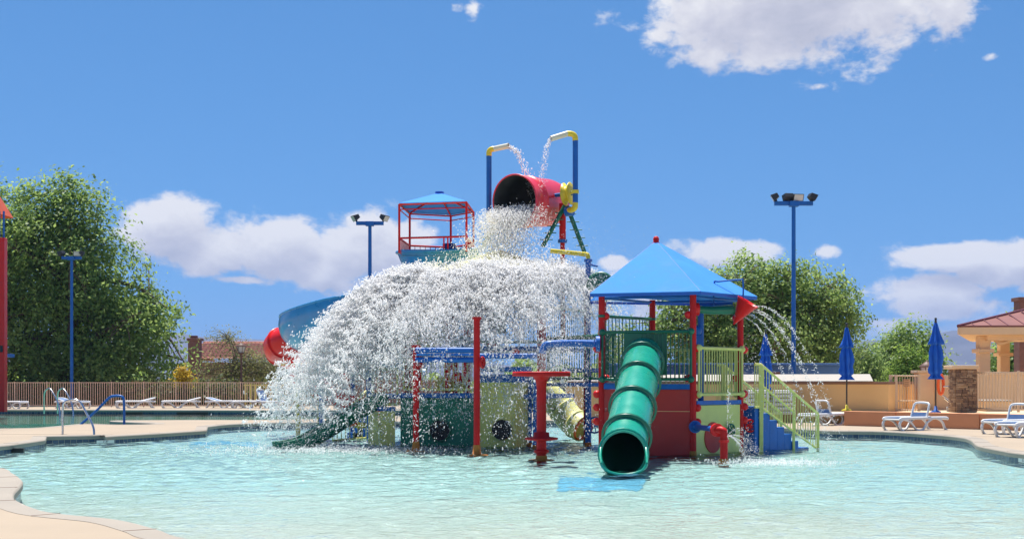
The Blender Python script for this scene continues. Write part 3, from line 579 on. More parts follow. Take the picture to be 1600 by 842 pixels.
for i in range(NR):
    a, b = rc4[i], rc4[(i+1) % NR]; n_ = ((a+b)/2-Vector((cenT.x, cenT.y, EZ))).normalized()
    edge.slab([a+n_*.004, b+n_*.004, b+n_*.004-Vector((0, 0, .055)), a+n_*.004-Vector((0, 0, .055))], 0.02)
edge.build('fascia', 'blue_roof_edge', roof)
seam = MB()
for i in range(NR):
    seam.cyl(rc4[i]+Vector((0, 0, .012)), apex+Vector((0, 0, .012)), 0.012, 6)
    a, b = rc4[i], rc4[(i+1) % NR]
    for t in (0.36, 0.70): seam.cyl(a.lerp(apex, t)+Vector((0, 0, .004)), b.lerp(apex, t)+Vector((0, 0, .004)), 0.006, 5)
seam.build('roof_seam', 'blue_roof_edge', roof)
MB().lathe([(0.0, .13), (.05, .11), (.07, .06), (.06, .0), (.085, -.03), (.09, -.06)], apex, n=14).build('finial', 'red_paint', roof)
brace = MB()
for i in range(4): brace.cyl(Vector((*(TA, TB, TC, TD)[i].xy, EZ-.07)), Vector((*(TB, TC, TD, TA)[i].xy, EZ-.07)), 0.025, 8)
brace.build('roof_brace', 'blue_paint', tower)
MB().prism([xy(TA), xy(TB), xy(TD)], 1.36, 1.44).build('upper_deck', 'blue_paint', tower)
MB().prism([xy(TB.lerp(TD, .01)), xy(TC), xy(TD)], 1.02, 1.10).build('lower_deck', 'blue_paint', tower)
u = (TB-TA).normalized(); nF = Vector((u.y, -u.x, 0))
def wall_panel(parent, a, b, z0, z1, m, name='wall_panel', th=0.03, ins=0.06):
    a, b = Vector(a), Vector(b); d = (b-a).normalized(); a2, b2 = a+d*ins, b-d*ins
    return MB().slab([Vector((*a2.xy, z0)), Vector((*b2.xy, z0)), Vector((*b2.xy, z1)), Vector((*a2.xy, z1))], th).build(name, m, parent, bevel=0.006)
wall_panel(tower, TA, TB, -0.1, 0.92, 'red_panel'); wall_panel(tower, TA, TB, 0.932, 1.385, 'red_panel')
wall_panel(tower, TA-nF*-.035, TB-nF*-.035, 1.39, 1.50, 'blue_paint', 'trim_strip')
wall_panel(tower, TB, TC, -0.1, 1.05, 'yellow_panel'); nS = Vector(((TC-TB).y, -(TC-TB).x, 0)).normalized()
wall_panel(tower, TB+nS*.035, TC+nS*.035, 1.06, 1.15, 'blue_paint', 'trim_strip')
wall_panel(tower, TD, TA, -0.1, 1.36, 'red_panel')
railing(tower, TA+nF*.06+u*.03, TB+nF*.06-u*.03, 1.60, 2.60, 'green_dark', step=0.085)
v_ = (TC-TB).normalized(); railing(tower, TB+nS*.08+v_*.1, TC+nS*.08-v_*.06, 1.28, 2.26, 'yellow_paint', step=0.10)
railing(tower, TD, TA, 1.6, 2.95, 'green_dark', step=0.12)
railing(tower, TC.lerp(TD, .05), TD.lerp(TC, .05), 1.28, 2.26, 'yellow_paint', step=0.10)
MB().slab([at(975, 586, 27.16), at(1041, 586, 27.02), at(1041, 521, 27.02), at(975, 521, 27.16)], 0.03).build('entry_board', 'green_dark', tower, bevel=.006)
for p in (TA, TB, TC):
    for z, dx in ((1.62, -.1), (1.28, .1), (1.0, .1), (2.25, .1), (2.95, -.09), (0.7, .1)):
        MB().ball((p.x+dx*(1 if p is not TA else -1), p.y+0.05, z), 0.085, 12, 8).build('clamp_knob', 'red_gloss', tower)
# side panel fittings: red disc, green and red wheels, blue arm with a red standpipe
cs = TB.lerp(TC, .38)+nS*.03; MB().disc((cs.x, cs.y, .36), 0.33, nS, 0.04).build('round_badge', 'red_panel', tower)
cw = TB.lerp(TC, .70)+nS*.12; wheel(tower, (cw.x, cw.y, .50), 0.13, nS, 'green_dark')
wheel(tower, at(1172, 665, 28.4), 0.13, (0.3, -1, 0), 'red_paint')
arm = thing('standpipe', gnd(1131, 721, -0.1), 'red standpipe squirting water, held by a blue arm on the tower', 'water pipe')
sp = gnd(1131, 721, 0); jz = 0.66
MB().tube([(TB.x+.02, TB.y-.05, .61), (lerp(TB.x, sp.x, .75), lerp(TB.y, sp.y, .75), .61), (sp.x-.06, sp.y+.05, .61)], [.055]*3, 14).build('arm', 'blue_paint', arm)
MB().disc((TB.x+.03, TB.y-.09, .61), .13, (sp-TB), .05).ball((TB.x+.05, TB.y-.12, .61), .1).build('flange', 'blue_paint', arm)
MB().tube(arc([(sp.x-.14, sp.y+.1, .61), (sp.x-.02, sp.y+.01, .60), (sp.x, sp.y, .48), (sp.x, sp.y, -.1)], 6), .075, 16).build('pipe', 'red_paint', arm)
MB().disc((sp.x-.12, sp.y+.09, .61), .13, (sp-TB), .07).disc((sp.x, sp.y, .40), .1, (0, 0, 1), .05).build('collar', 'red_gloss', arm)
MB().lathe([(.1, -.1), (.1, .03), (.078, .06)], (sp.x, sp.y, 0), n=16).build('rusty_foot', 'rust', arm)

# green tube slide
GS = arc([at(1006, 556, 27.15), at(1000, 583, 25.9)+Vector((0, 0, -.02)), at(992, 620, 24.75), at(983, 664, 23.6), at(975, 703, 22.7), Vector((1.93, 22.2, .30))], 5)
slide = thing('tube_slide', (2.3, 24.5, 0), 'green tube slide with dark rings running down into the water', 'slide')
def hollow_tube(pts, r, n=28, wall=.03, cut=None):
    mb = MB(); outer = MB().tube(pts, r, n, cap=False); inner = MB().tube(pts, r-wall, n, cap=False)
    mb.add(outer.v, outer.f, True); mb.add(inner.v, [f[::-1] for f in inner.f], True); k = len(pts)
    o = len(outer.v)
    for base in (0, (k-1)*n): mb.add([outer.v[base+j] for j in range(n)]+[inner.v[base+j] for j in range(n)], [(j, (j+1) % n, n+(j+1) % n, n+j) for j in range(n)])
    return mb
def ring_on(pts, i, r, w=.06, n=28):
    d = (pts[min(i+1, len(pts)-1)]-pts[max(i-1, 0)]).normalized(); p = pts[i]
    return MB().tube([p-d*w*.5, p-d*w*.45, p+d*w*.45, p+d*w*.5], [r*.9, r, r, r*.9], n, cap=False)
hollow_tube(GS, .40).build('tube', 'green_slide', slide)
for i in (2, 7, 12, 17): ring_on(GS, i, .465, .08).build('joint_ring', 'green_ring', slide)
ring_on(GS, len(GS)-2, .45, .06).build('joint_ring', 'green_slide', slide)
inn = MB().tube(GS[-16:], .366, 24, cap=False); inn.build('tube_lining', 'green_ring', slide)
lip = MB(); k = 22; e0 = GS[-1]
prev = None; ringp = []
for j in range(5):
    t = j/4; rr = .405; row = []
    for i in range(k+1):
        a = math.pi*(1.0+(i/k)) if j else math.pi*(0.92+1.16*(i/k)); sag = 1-t*.55
        row.append(Vector((e0.x-.05*t+rr*math.cos(a)*(1-.06*t), e0.y-.75*t, max(-.06, e0.z+rr*math.sin(a)*sag-.12*t))))
    ringp.append(row)
vs = [p for r_ in ringp for p in r_]+[p+Vector((0, 0, -.03)) for r_ in ringp for p in r_]; nn = len(vs)//2; fs = []
for j in range(4):
    for i in range(k):
        q = (j*(k+1)+i, j*(k+1)+i+1, (j+1)*(k+1)+i+1, (j+1)*(k+1)+i); fs += [q, tuple(nn+x for x in q[::-1])]
lip.add(vs, fs, True)
for s_ in (0, k): lip.tube([r_[s_] for r_ in ringp], .025, 8)
lip.tube(ringp[-1], .022, 8); lip.build('exit_lip', 'green_slide', slide)

# stairs to the tower
stair = thing('staircase', gnd(1230, 697, 0), 'blue steps with yellow railings up to the tower', 'staircase')
sa, sb = Vector((5.35, 28.35, 0)), Vector((7.30, 30.35, 0)); sd = (sb-sa).normalized(); sn_ = Vector((sd.y, -sd.x, 0)); SW = 0.95
zs = [1.0, .84, .68, .52, .36, .19]
for i, z in enumerate(zs):
    L0 = .05+i*.30; c = sa+sd*(L0+.15)-sn_*(SW/2); MB().box((c.x, c.y, z/2-.05), (.30, SW, z+.1-.003*i), rz=math.atan2(sd.y, sd.x)).build('step', 'blue_paint', stair, bevel=.01)
c = sa+sd*(.05+6*.3+.2)-sn_*(SW/2); MB().box((c.x, c.y, -.03), (.5, SW, .10), rz=math.atan2(sd.y, sd.x)).build('step', 'blue_paint', stair, bevel=.01)
def stair_rail(off):
    o_ = sn_*off; p0, p1, p2 = sa+o_, sa+sd*.25+o_, sa+sd*2.65+o_
    zt0, zt1, zb0, zb1 = 1.93, .80, .98, -.05
    r_ = MB().tube([(p0.x, p0.y, zt0), (p1.x, p1.y, zt0), (p2.x, p2.y, zt1)], .03, 10).build('railing', 'yellow_paint', stair); MB().tube([(p0.x, p0.y, zb0), (p1.x, p1.y, zb0), (p2.x, p2.y, zb1)], .026, 10).build('lower_rail', 'yellow_paint', r_)
    MB().tube([(p1.x, p1.y, 1.48), (lerp(p1.x, p2.x, .55), lerp(p1.y, p2.y, .55), 1.48+(zt1-zt0)*.55)], .024, 8).build('middle_rail', 'yellow_paint', r_)
    for t, w in ((0, .055), (.56, .035), (1, .04)):
        p = p1.lerp(p2, t); MB().box((p.x, p.y, (lerp(zt0, zt1, t)-.12)/2), (w*1.6, w*1.6, lerp(zt0, zt1, t)+.1)).build('rail_post', 'yellow_paint', r_, bevel=.008)
    n = 22; bars(r_, 'baluster', [(lerp(p1.x, p2.x, i/n), lerp(p1.y, p2.y, i/n), lerp(zb0, zb1, i/n), lerp(zt0, zt1, i/n)) for i in range(1, n)], .011, 'yellow_paint', 6)
    bars(r_, 'baluster', [(lerp(p0.x, p1.x, i/3), lerp(p0.y, p1.y, i/3), zb0, zt0) for i in range(3)], .011, 'yellow_paint', 6)
stair_rail(0.03); stair_rail(-SW-.03)

# red tipping cone on its green pipe
cone = thing('tipping_cone', at(1160, 485, 27.5), 'red water cone at the end of a green pipe beside the roof', 'water cone')
c0 = at(1146, 507, 27.4); prof = [(0.012, 0), (.235, .56), (.25, .575), (.235, .57), (.02, .04)]
MB().lathe(prof, c0, axis=(0.50, -.25, .85), n=24).build('cone', 'red_gloss', cone)
MB().tube([at(1088, 483, 27.15), at(1110, 485, 27.25), at(1145, 484, 27.4)], [.075, .085, .10], 14).build('pipe', 'green_dark', cone)
MB().disc(at(1087, 483, 27.1), .14, (1, .1, 0), .12).build('flange', 'red_gloss', cone)
MB().tube(arc([at(1115, 478, 27.5), at(1116, 442, 27.5), at(1122, 440, 27.5), at(1155, 437, 27.5), at(1161, 440, 27.5), at(1161, 474, 27.5)], 4), .018, 8).build('hanger', 'blue_paint', cone)
MB().tube([at(1117, 445, 27.5), at(1133, 460, 27.6)], .015, 8).tube([at(1097, 478, 27.6), at(1145, 474, 27.5)], .03, 8).build('stay', 'blue_paint', cone)
bp = thing('water_post', at(1095, 640, 28.2), 'blue standing pipe behind the yellow railing of the tower', 'water pipe')
MB().cyl((at(1095, 0, 28.0).x, 28.0, -.1), (at(1095, 0, 28.0).x, 28.0, at(1095, 478, 28.0).z), .065, 14).build('pipe', 'blue_paint', bp)
MB().ball(at(1088, 517, 27.9), .12).build('valve_knob', 'blue_paint', bp)
MB().box(at(1089, 535, 27.9), (.16, .12, .3)).build('valve_box', 'blue_paint', bp, bevel=.01)

# ------------------------------------------------------------------ main structure behind the water
main = thing('play_structure', (-.4, 32.8, 0), 'large multi level water play structure behind the falling water', 'play structure')
hc = Vector((-.4, 32.8, 0)); hexp = [hc+Vector((2.3*math.cos(R(60*i)), 2.3*math.sin(R(60*i)), 0)) for i in range(6)]
for p in hexp: post(main, p, 4.12, .07)
MB().prism([xy(p) for p in hexp], 2.30, 2.40).build('upper_deck', 'blue_paint', main)
low = [(-3.35, 30.75), (-2.70, 30.72), (.40, 30.3), (.75, 30.9), (1.6, 32.8), (.75, 34.6), (-2.6, 34.6), (-3.35, 33)]
MB().prism(low, 1.14, 1.24).build('lower_deck', 'blue_paint', main)
ry = MB(); ap = Vector((hc.x+.1, hc.y-.3, 4.86)); hr = [Vector((hc.x+2.65*math.cos(R(60*i)), hc.y+2.65*math.sin(R(60*i)), 4.03)) for i in range(6)]
for i in range(6): ry.slab([hr[i], hr[(i+1) % 6], ap, ap+Vector((0, 0, .001))], .03)
ry.build('splash_roof', 'yellow_cream', main)
P_ = lambda x, D: Vector(((x-HX)*D/F, D, 0))
wall_panel(main, P_(577, 31.2), P_(592, 30.7), -.1, .84, 'yellow_panel', ins=0); wall_panel(main, P_(592, 30.7), P_(618, 30.7), -.1, .84, 'yellow_panel', ins=0.01)
wall_panel(main, P_(577, 31.18), P_(592, 30.65), .85, .95, 'blue_paint', 'trim_strip', ins=0); wall_panel(main, P_(592, 30.65), P_(618, 30.65), .85, .95, 'blue_paint', 'trim_strip', ins=0)
gp = wall_panel(main, P_(626, 30.7), P_(746, 30.5), -.1, 1.16, 'green_panel', ins=0)
wall_panel(main, P_(626, 30.62), P_(746, 30.42), 1.165, 1.28, 'blue_paint', 'trim_strip', ins=0)
pc = at(687, 672, 30.53); MB().disc(pc, .255, (0, -1, 0), .05).build('porthole', 'black', main)
MB().tube([pc+Vector((.255*math.cos(a), -.02, .255*math.sin(a))) for a in [2*math.pi*i/24 for i in range(24)]], .018, 6, closed=True).build('porthole_rim', 'green_dark', main)
yp = MB(); arcp = [P_(750, 30.5), P_(775, 30.2), P_(800, 30.1), P_(815, 30.25), P_(823, 30.7), P_(824, 31.4)]
arcp = [Vector(p) for p in arc(arcp, 4)]
for a, b in zip(arcp[:-1], arcp[1:]): yp.slab([Vector((*a.xy, -.1)), Vector((*b.xy, -.1)), Vector((*b.xy, 1.52)), Vector((*a.xy, 1.52))], .02)
yp.build('curved_panel', 'yellow_panel', main)
tb = MB()
for a, b in zip(arcp[:-1], arcp[1:]): tb.slab([Vector((a.x, a.y-.025, 1.53)), Vector((b.x, b.y-.025, 1.53)), Vector((b.x, b.y-.025, 1.72)), Vector((a.x, a.y-.025, 1.72))], .03)
tb.build('trim_strip', 'blue_paint', main)
pc = at(784, 671, 30.05); MB().tube([pc+Vector((0, -.03, 0)), pc+Vector((0, .06, 0))], .235, 24).build('porthole', 'black', main)
for x, D in ((828, 30.6), (836, 29.4)): post(main, P_(x, D), 1.75, .05, 'blue_paint')
bpost = post(main, P_(919, 30.6), 1.78, .075, 'blue_paint'); wheel(main, at(929, 664, 30.3), .18, (0, -1, 0), 'blue_paint')
MB().slab([at(898, 582, 30.8), at(945, 582, 30.2), at(945, 575, 30.2), at(898, 575, 30.8)], .5).build('landing', 'blue_paint', main)
railing(main, hexp[4], hexp[5], 2.5, 3.35, 'green_dark', balls=True); railing(main, hexp[3], hexp[4], 2.5, 3.35, 'yellow_paint'); railing(main, hexp[5], hexp[0], 2.5, 3.35, 'green_dark')
railing(main, (-2.6, 30.75, 0), (-.85, 30.55, 0), 1.36, 2.1, 'yellow_paint', balls=False); railing(main, (-3.35, 30.8, 0), (-2.75, 30.75, 0), 1.0, 1.85, 'yellow_paint', balls=False)
for y0 in (0, 1): railing(main, Vector((.9, 31.2+y0*1.1, 0)), Vector((2.25, 28.6+y0*1.4, 0)), 1.62, 2.6, 'green_dark')
MB().slab([(.8, 31.0, 1.44), (2.1, 28.4, 1.44), (2.9, 29.6, 1.44), (1.4, 32.2, 1.44)], .08).build('bridge_deck', 'blue_paint', main)
for (x0, x1, y, D) in ((650, 748, 547, 28.2), (650, 748, 562, 28.2), (748, 838, 556, 28.5), (748, 830, 577, 29.5)): MB().cyl(at(x0, y, D), at(x1, y, D-.3), .06, 12).build('spray_bar', 'blue_paint', main)
MB().box(at(697, 554, 28.3), (1.3, .25, .05)).build('trough', 'blue_roof', main)
for (x, y, D, r_) in ((700, 572, 30.9, .12), (715, 590, 31, .15), (770, 540, 31, .18), (540, 590, 31.5, .12), (805, 552, 30.5, .12)): MB().ball(at(x, y, D), r_, 12, 8).build('play_ball', 'red_gloss', main)
for c_, sz_, m_ in ((at(705, 600, 31.2), (.7, .3, .35), 'yellow_panel'), (at(676, 530, 31.5), (.9, .3, .4), 'yellow_panel'), (at(735, 495, 31), (.3, .2, .6), 'yellow_panel'), (at(720, 545, 31.4), (.5, .3, .6), 'blue_paint'), (at(690, 500, 31.6), (.25, .25, .9), 'blue_paint')):
    MB().box(c_, sz_).build('play_box', m_, main, bevel=.03)
MB().cyl(at(775, 520, 31.2), at(775, 480, 31.2), .25, 18).build('play_barrel', 'green_dark', main)
rf = MB(); MB().cyl((at(675, 0, 31.5).x, 31.5, 2.4), (at(675, 0, 31.5).x, 31.5, 4.2), .07, 14).build('post', 'red_paint', main)
# green barrel and blue spout seen above the bridge
MB().lathe([(0, .02), (.30, .02), (.34, 0), (.34, -.5), (.30, -.52), (0, -.52)], at(938, 446, 30.6), axis=(-.2, -1, .1), n=26).build('green_barrel', 'green_dark', main)
MB().cyl((at(938, 0, 30.9).x, 30.9, 1.4), (at(938, 0, 30.9).x, 30.9, at(938, 450, 30.9).z), .05, 12).build('post', 'red_paint', main)
spx = at(919, 0, 30.9).x; MB().cyl((spx, 30.9, 1.4), (spx, 30.9, at(919, 408, 30.9).z), .065, 14).tube([at(921, 413, 30.85), at(934, 416, 30.8)], .025, 8).disc(at(919, 407, 30.9), .1, (0, 0, 1), .06).build('spout_post', 'blue_paint', main)
MB().tube(arc([at(919, 407, 30.9), at(918, 399, 30.9), at(911, 397, 30.9), at(860, 392, 30.8)], 5), .055, 12).build('spout', 'yellow_bright', main)
MB().tube(arc([at(936, 537, 27.35), at(900, 536, 27.3), at(862, 537, 27.2), at(851, 541, 27.2), at(847, 552, 27.2)], 4), .075, 12).disc(at(934, 537, 27.35), .17, (1, 0, 0), .08).build('spray_pipe', 'blue_paint', main)

def spray_post(px, py, top, lb):
    b = gnd(px, py, 0); t = thing('spray_post', b, lb, 'spray post', 'red spray posts')
    D = b.y; post(t, b, at(px, top, D).z, .068, 'red_paint', rust=False)
    MB().lathe([(.24, -.005), (.24, .012), (.09, .02), (.08, .16), (.072, .22)], (b.x, b.y, 0), n=20).build('rusty_base', 'rust', t)
    wheel(t, at(px+9, 566, D-.05), .11, (0.9, -.4, 0), 'red_paint'); MB().disc(at(px, top+2, D), .1, (0, 0, 1), .05).build('cap', 'red_paint', t)
spray_post(650, 705, 539, 'shorter red spray post on a rusty base before the green panel'); spray_post(745, 711, 495, 'taller red spray post between the green and yellow panels')
# red mushroom table fountain
mb_ = gnd(846, 719, 0); mush = thing('mushroom_fountain', mb_, 'red mushroom fountain with flat round top and lower collar', 'fountain'); s_ = mb_.y/F
zt = at(0, 586, mb_.y).z
MB().lathe([(.10, -.1), (.095, .5), (.095, zt-.25), (.11, zt-.12), (.16, zt-.04), (.25, zt-.005)], (mb_.x, mb_.y, 0), n=22).build('stem', 'red_paint', mush)
MB().lathe([(0, zt+.07), (.56, zt+.07), (.575, zt+.05), (.575, zt-.005), (.56, zt-.02), (.2, zt-.03), (0, zt-.03)], (mb_.x, mb_.y, 0), n=36).build('round_top', 'red_paint', mush)
MB().lathe([(.09, .56), (.15, .55), (.16, .47), (.32, .45), (.33, .43), (.32, .41), (.1, .38)], (mb_.x, mb_.y, 0), n=30).build('collar', 'red_paint', mush)
MB().lathe([(.10, .22), (.15, .20), (.15, .16), (.10, .13)], (mb_.x, mb_.y, 0), n=20).build('flange', 'red_paint', mush)
MB().lathe([(.26, 0), (.26, .015), (.12, .02), (.105, .10)], (mb_.x, mb_.y, 0), n=20).build('rusty_base', 'rust', mush)
# yellow tube slide, green chute, small yellow rail and steps on the left
ys = thing('tube_slide', (1.3, 32.8, 0), 'pale yellow tube slide curving down behind the mushroom fountain', 'slide')
YS = arc([(.2, 34.9, 1.55), (.82, 34.8, 1.27), (1.28, 34.7, .89), (1.60, 34.5, .51), (1.90, 34.2, .30)], 5)
hollow_tube(YS, .38).build('tube', 'yellow_cream', ys)
for i in (4, 11, 17): ring_on(YS, i, .405).build('joint_ring', 'yellow_cream', ys)
ring_on(YS, len(YS)-1, .34, .12).build('exit_ring', 'orange_plastic', ys)
gc_ = thing('chute_slide', (-4.3, 30.4, 0), 'dark green open chute slide running down left through the spray', 'slide')
CP = arc([(-3.1, 30.9, 1.25), (-3.7, 30.7, .95), (-4.4, 30.4, .50), (-5.0, 30.1, .17), (-5.55, 29.9, .06)], 5)
def chute(pts, r, m, parent, a0=170, a1=370, n=16, name='chute', th=.025, rim=.03):
    vs = []; rims = ([], []); pts = [Vector(p) for p in pts]
    for i, p in enumerate(pts):
        t = (pts[min(i+1, len(pts)-1)]-pts[max(i-1, 0)]).normalized(); sd_ = t.cross(Vector((0, 0, 1))).normalized(); up = sd_.cross(t)
        for rr in (r, r+th):
            for j in range(n+1): a = R(lerp(a0, a1, j/n)); vs.append(p+sd_*math.cos(a)*rr+up*math.sin(a)*rr)
        rims[0].append(p+sd_*math.cos(R(a0))*(r+th/2)+up*math.sin(R(a0))*(r+th/2)); rims[1].append(p+sd_*math.cos(R(a1))*(r+th/2)+up*math.sin(R(a1))*(r+th/2))
    w = 2*(n+1); fs = []
    for i in range(len(pts)-1):
        for j in range(n): fs += [(i*w+j, i*w+j+1, (i+1)*w+j+1, (i+1)*w+j), (i*w+n+1+j, (i+1)*w+n+1+j, (i+1)*w+n+2+j, i*w+n+2+j)]
    mb = MB(); mb.add(vs, fs, True); mb.tube(rims[0], rim, 8); mb.tube(rims[1], rim, 8); return mb.build(name, m, parent)
chute(CP, .27, 'green_panel', gc_)
sr = thing('stair_rail', gnd(548, 692, 0), 'small yellow railing with blue steps below the green chute', 'railing')
a_, b_ = gnd(520, 690, 0), gnd(572, 686, 0)
rl = MB().cyl((a_.x, a_.y, .04), (b_.x, b_.y, .04), .025).tube([(a_.x, a_.y, .45), (b_.x, b_.y, 1.3)], .028).build('railing', 'yellow_paint', sr)
bars(rl, 'baluster', [(lerp(a_.x, b_.x, i/8), lerp(a_.y, b_.y, i/8), .0, lerp(.45, 1.3, i/8)) for i in range(9)], .014, 'yellow_paint', 6)
for i in range(3): c = gnd(568-8*i, 683, 0); MB().box((c.x, c.y+.3, .12+.13*(2-i)-.1), (.3, .9, .24+.26*(2-i))).build('step', 'blue_paint', sr, bevel=.01)
fl = thing('pool_toy', gnd(560, 684, .3), 'orange and yellow toy shape beside the small steps', 'toy'); c = at(563, 664, 33)
MB().ball(c, .12, sz=(1.6, 1, .7)).build('seat', 'yellow_bright', fl); MB().ball(c+Vector((-.2, -.1, .03)), .1, sz=(1.5, 1, .6)).build('float', 'orange_plastic', fl)

# ------------------------------------------------------------------ tipping bucket and its frame
bucket = thing('tipping_bucket', (0.4, 33, 6.2), 'huge red tipping bucket pouring out its water', 'bucket')
bc = at(804, 314, 32.3); bax = Vector((.56, .82, .08)).normalized(); BR = .64
prof = [(BR+.02, -.0), (BR+.02, .05), (BR, .06), (BR, .5), (BR+.025, .52), (BR+.025, .60), (BR, .62), (BR*.97, 1.45), (BR*.9, 1.72), (BR*.7, 1.86), (0.01, 1.9)]
sk = MB(); nn_ = 40; q = Vector((0, 0, 1)).rotation_difference(bax).to_matrix(); vs = []; fs = []
dn = q.inverted()@Vector((.25, -.2, -1))
def lipf(a):                                     # the rim runs out into a pouring lip on its lower right side
    d = Vector((math.cos(a), math.sin(a), 0)).dot(Vector((dn.x, dn.y, 0)).normalized()); return max(0, d)**3
for (r_, z) in prof:
    for j in range(nn_):
        a = 2*math.pi*j/nn_; zz = z-.16*lipf(a)*max(0, 1-z/.5); rr = r_*(1+.06*lipf(a)*max(0, 1-z/.6)); vs.append(bc+q@Vector((rr*math.cos(a), rr*math.sin(a), zz)))
for i in range(len(prof)-1):
    for j in range(nn_): fs.append((i*nn_+j, i*nn_+(j+1) % nn_, (i+1)*nn_+(j+1) % nn_, (i+1)*nn_+j))
sk.add(vs, fs, True).build('shell', 'red_fibre', bucket)
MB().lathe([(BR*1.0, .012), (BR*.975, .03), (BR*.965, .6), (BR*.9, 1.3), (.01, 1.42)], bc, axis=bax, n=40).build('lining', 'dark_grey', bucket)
MB().tube([Vector(vs[j]) for j in range(nn_)], .022, 8, closed=True).build('rim', 'red_fibre', bucket)
fr = thing('bucket_frame', (0.5, 33.2, 4.9), 'green and red support legs with blue and yellow filling pipes for the bucket', 'frame')
wc = at(887, 303, 32.6); wax = Vector((.9, -.42, .05)).normalized()
MB().lathe([(0, .10), (.27, .10), (.29, .08), (.20, .04), (.20, -.04), (.29, -.08), (.27, -.10), (0, -.10)], wc, axis=wax, n=28).build('pivot_wheel', 'yellow_bright', fr)
MB().cyl(wc-wax*.5, wc+wax*.25, .05).build('axle', 'blue_paint', fr)
MB().cyl(at(895, 330, 32.5), at(884, 331, 32.6), .12, 14).build('pipe_joint', 'blue_paint', fr)
def leg(a, b):
    o = MB().cyl(a, b, .055, 12).build('leg', 'green_dark', fr); r_ = MB(); d = (b-a).normalized(); sdv = Vector((1, 0, 0))
    for i in range(1, 6): p = a.lerp(b, i/6); MB().cyl(p-sdv*.16, p+sdv*.16, .014, 6).build('rung', 'green_dark', o)
leg(at(882, 322, 32.7), at(848, 385, 32.5)); leg(at(886, 322, 32.9), at(914, 396, 32.9)); leg(at(776, 345, 33.8), at(755, 385, 33.6))
MB().cyl(at(879, 318, 32.8), at(879, 376, 32.8), .085, 16).build('column', 'red_paint', fr); MB().disc(at(879, 377, 32.8), .12, (0, 0, 1), .08).build('column_foot', 'blue_paint', fr)
MB().cyl(at(879, 376, 32.8), Vector((*at(879, 376, 32.8).xy, 2.3)), .06, 12).build('column', 'red_paint', fr)
MB().tube([at(899, 219, 32.3), at(899, 318, 32.3)], .068, 16).build('filling_pipe', 'blue_paint', fr)
MB().tube(arc([at(899, 220, 32.3), at(898, 213, 32.3), at(893, 209.5, 32.3), at(886, 209, 32.3)], 5), .073, 16).build('elbow', 'yellow_bright', fr)
MB().tube(arc([at(899, 317, 32.3), at(898, 325, 32.3), at(893, 328, 32.4), at(889, 329, 32.5)], 5), .073, 16).build('elbow', 'yellow_bright', fr)
MB().box(at(898, 300, 32.3), (.2, .17, .09)).build('clamp', 'yellow_bright', fr)
o_ = hollow_tube([at(887, 209, 32.3), at(861, 217, 32.2)], .072, 18, .012).build('nozzle', 'cream_tube', fr)
MB().tube([at(764, 243, 33.2), at(764, 336, 33.2)], .068, 16).build('filling_pipe', 'blue_paint', fr)
MB().tube(arc([at(764, 244, 33.2), at(764.5, 237, 33.2), at(768, 233.5, 33.2), at(773, 233, 33.2)], 5), .073, 16).build('elbow', 'yellow_bright', fr)
MB().tube(arc([at(764, 334, 33.2), at(765, 341, 33.2), at(769, 345, 33.3), at(776, 346, 33.4)], 5), .073, 16).build('elbow', 'yellow_bright', fr)
hollow_tube([at(772, 233, 33.2), at(795, 228, 33.0)], .072, 18, .012).build('nozzle', 'cream_tube', fr)

# ------------------------------------------------------------------ boat lookout with slides
boat = thing('boat_lookout', (-2, 35.3, 4.6), 'blue boat shaped lookout with red rails and a blue canopy', 'lookout')
def hull():
    vs = []; fs = []; n = 18; x0, x1 = at(617, 0, 34.6).x, at(748, 0, 34.6).x; zt = 5.10; cyb = 35.3
    for i in range(n+1):
        t = i/n; x = lerp(x0, x1, t); w = 1.25*(1-(1-t)**2.6)**.55+.03; sheer = zt-.07*math.sin(t*math.pi)-.02*t
        for (yo, zo, xo) in ((-1, 0, 0), (-.97, -.22, .08), (-.75, -.48, .2), (0, -.60, .32), (.75, -.48, .2), (.97, -.22, .08), (1, 0, 0)):
            vs.append((x+xo*(1-t)**1.2*1.0, cyb+yo*w, sheer+zo*(.95+.05*t)))
    for i in range(n):
        for j in range(6): fs.append((i*7+j, i*7+j+1, (i+1)*7+j+1, (i+1)*7+j))
    fs.append(tuple(n*7+j for j in range(7))); mb = MB(); mb.add(vs, fs, True); o = mb.build('hull', 'blue_fibre', boat)
    MB().tube([vs[i*7] for i in range(n+1)], .05, 8).tube([vs[i*7+6] for i in range(n+1)], .05, 8).build('gunwale', 'blue_fibre', o)
    fl_ = MB(); fl_.add([(vs[i*7+j][0], vs[i*7+j][1], vs[i*7][2]-.12) for i in range(1, n+1) for j in (0, 6)], [(2*i, 2*i+1, 2*i+3, 2*i+2) for i in range(n-1)]); fl_.build('floor', 'concrete_grey', boat)
hull()
cz = 6.33; cpts = [(-3.03, 34.4), (-1.21, 34.0), (-1.08, 35.9), (-1.76, 36.8), (-2.9, 36.3)]
cpts = [Vector((x, y, cz)) for x, y in cpts]; pk = Vector((-2.0, 35.3, 6.74)); cm = MB()
for i in range(5): cm.slab([cpts[i], cpts[(i+1) % 5], pk, pk+Vector((0, 0, .001))], .012)
can = cm.build('canopy', 'blue_roof', boat)
fm = MB(); MB().disc(pk+Vector((0, 0, .01)), .12, (0, 0, 1), .05).build('cap', 'blue_roof_edge', can)
for i in range(5):
    a, b = cpts[i], cpts[(i+1) % 5]; fm.cyl(a-Vector((0, 0, .03)), b-Vector((0, 0, .03)), .022, 8); fm.cyl(a-Vector((0, 0, .16)), b-Vector((0, 0, .16)), .016, 8); fm.cyl(a-Vector((0, 0, .02)), pk-Vector((0, 0, .05)), .02, 8)
fm.build('canopy_frame', 'red_paint', boat)
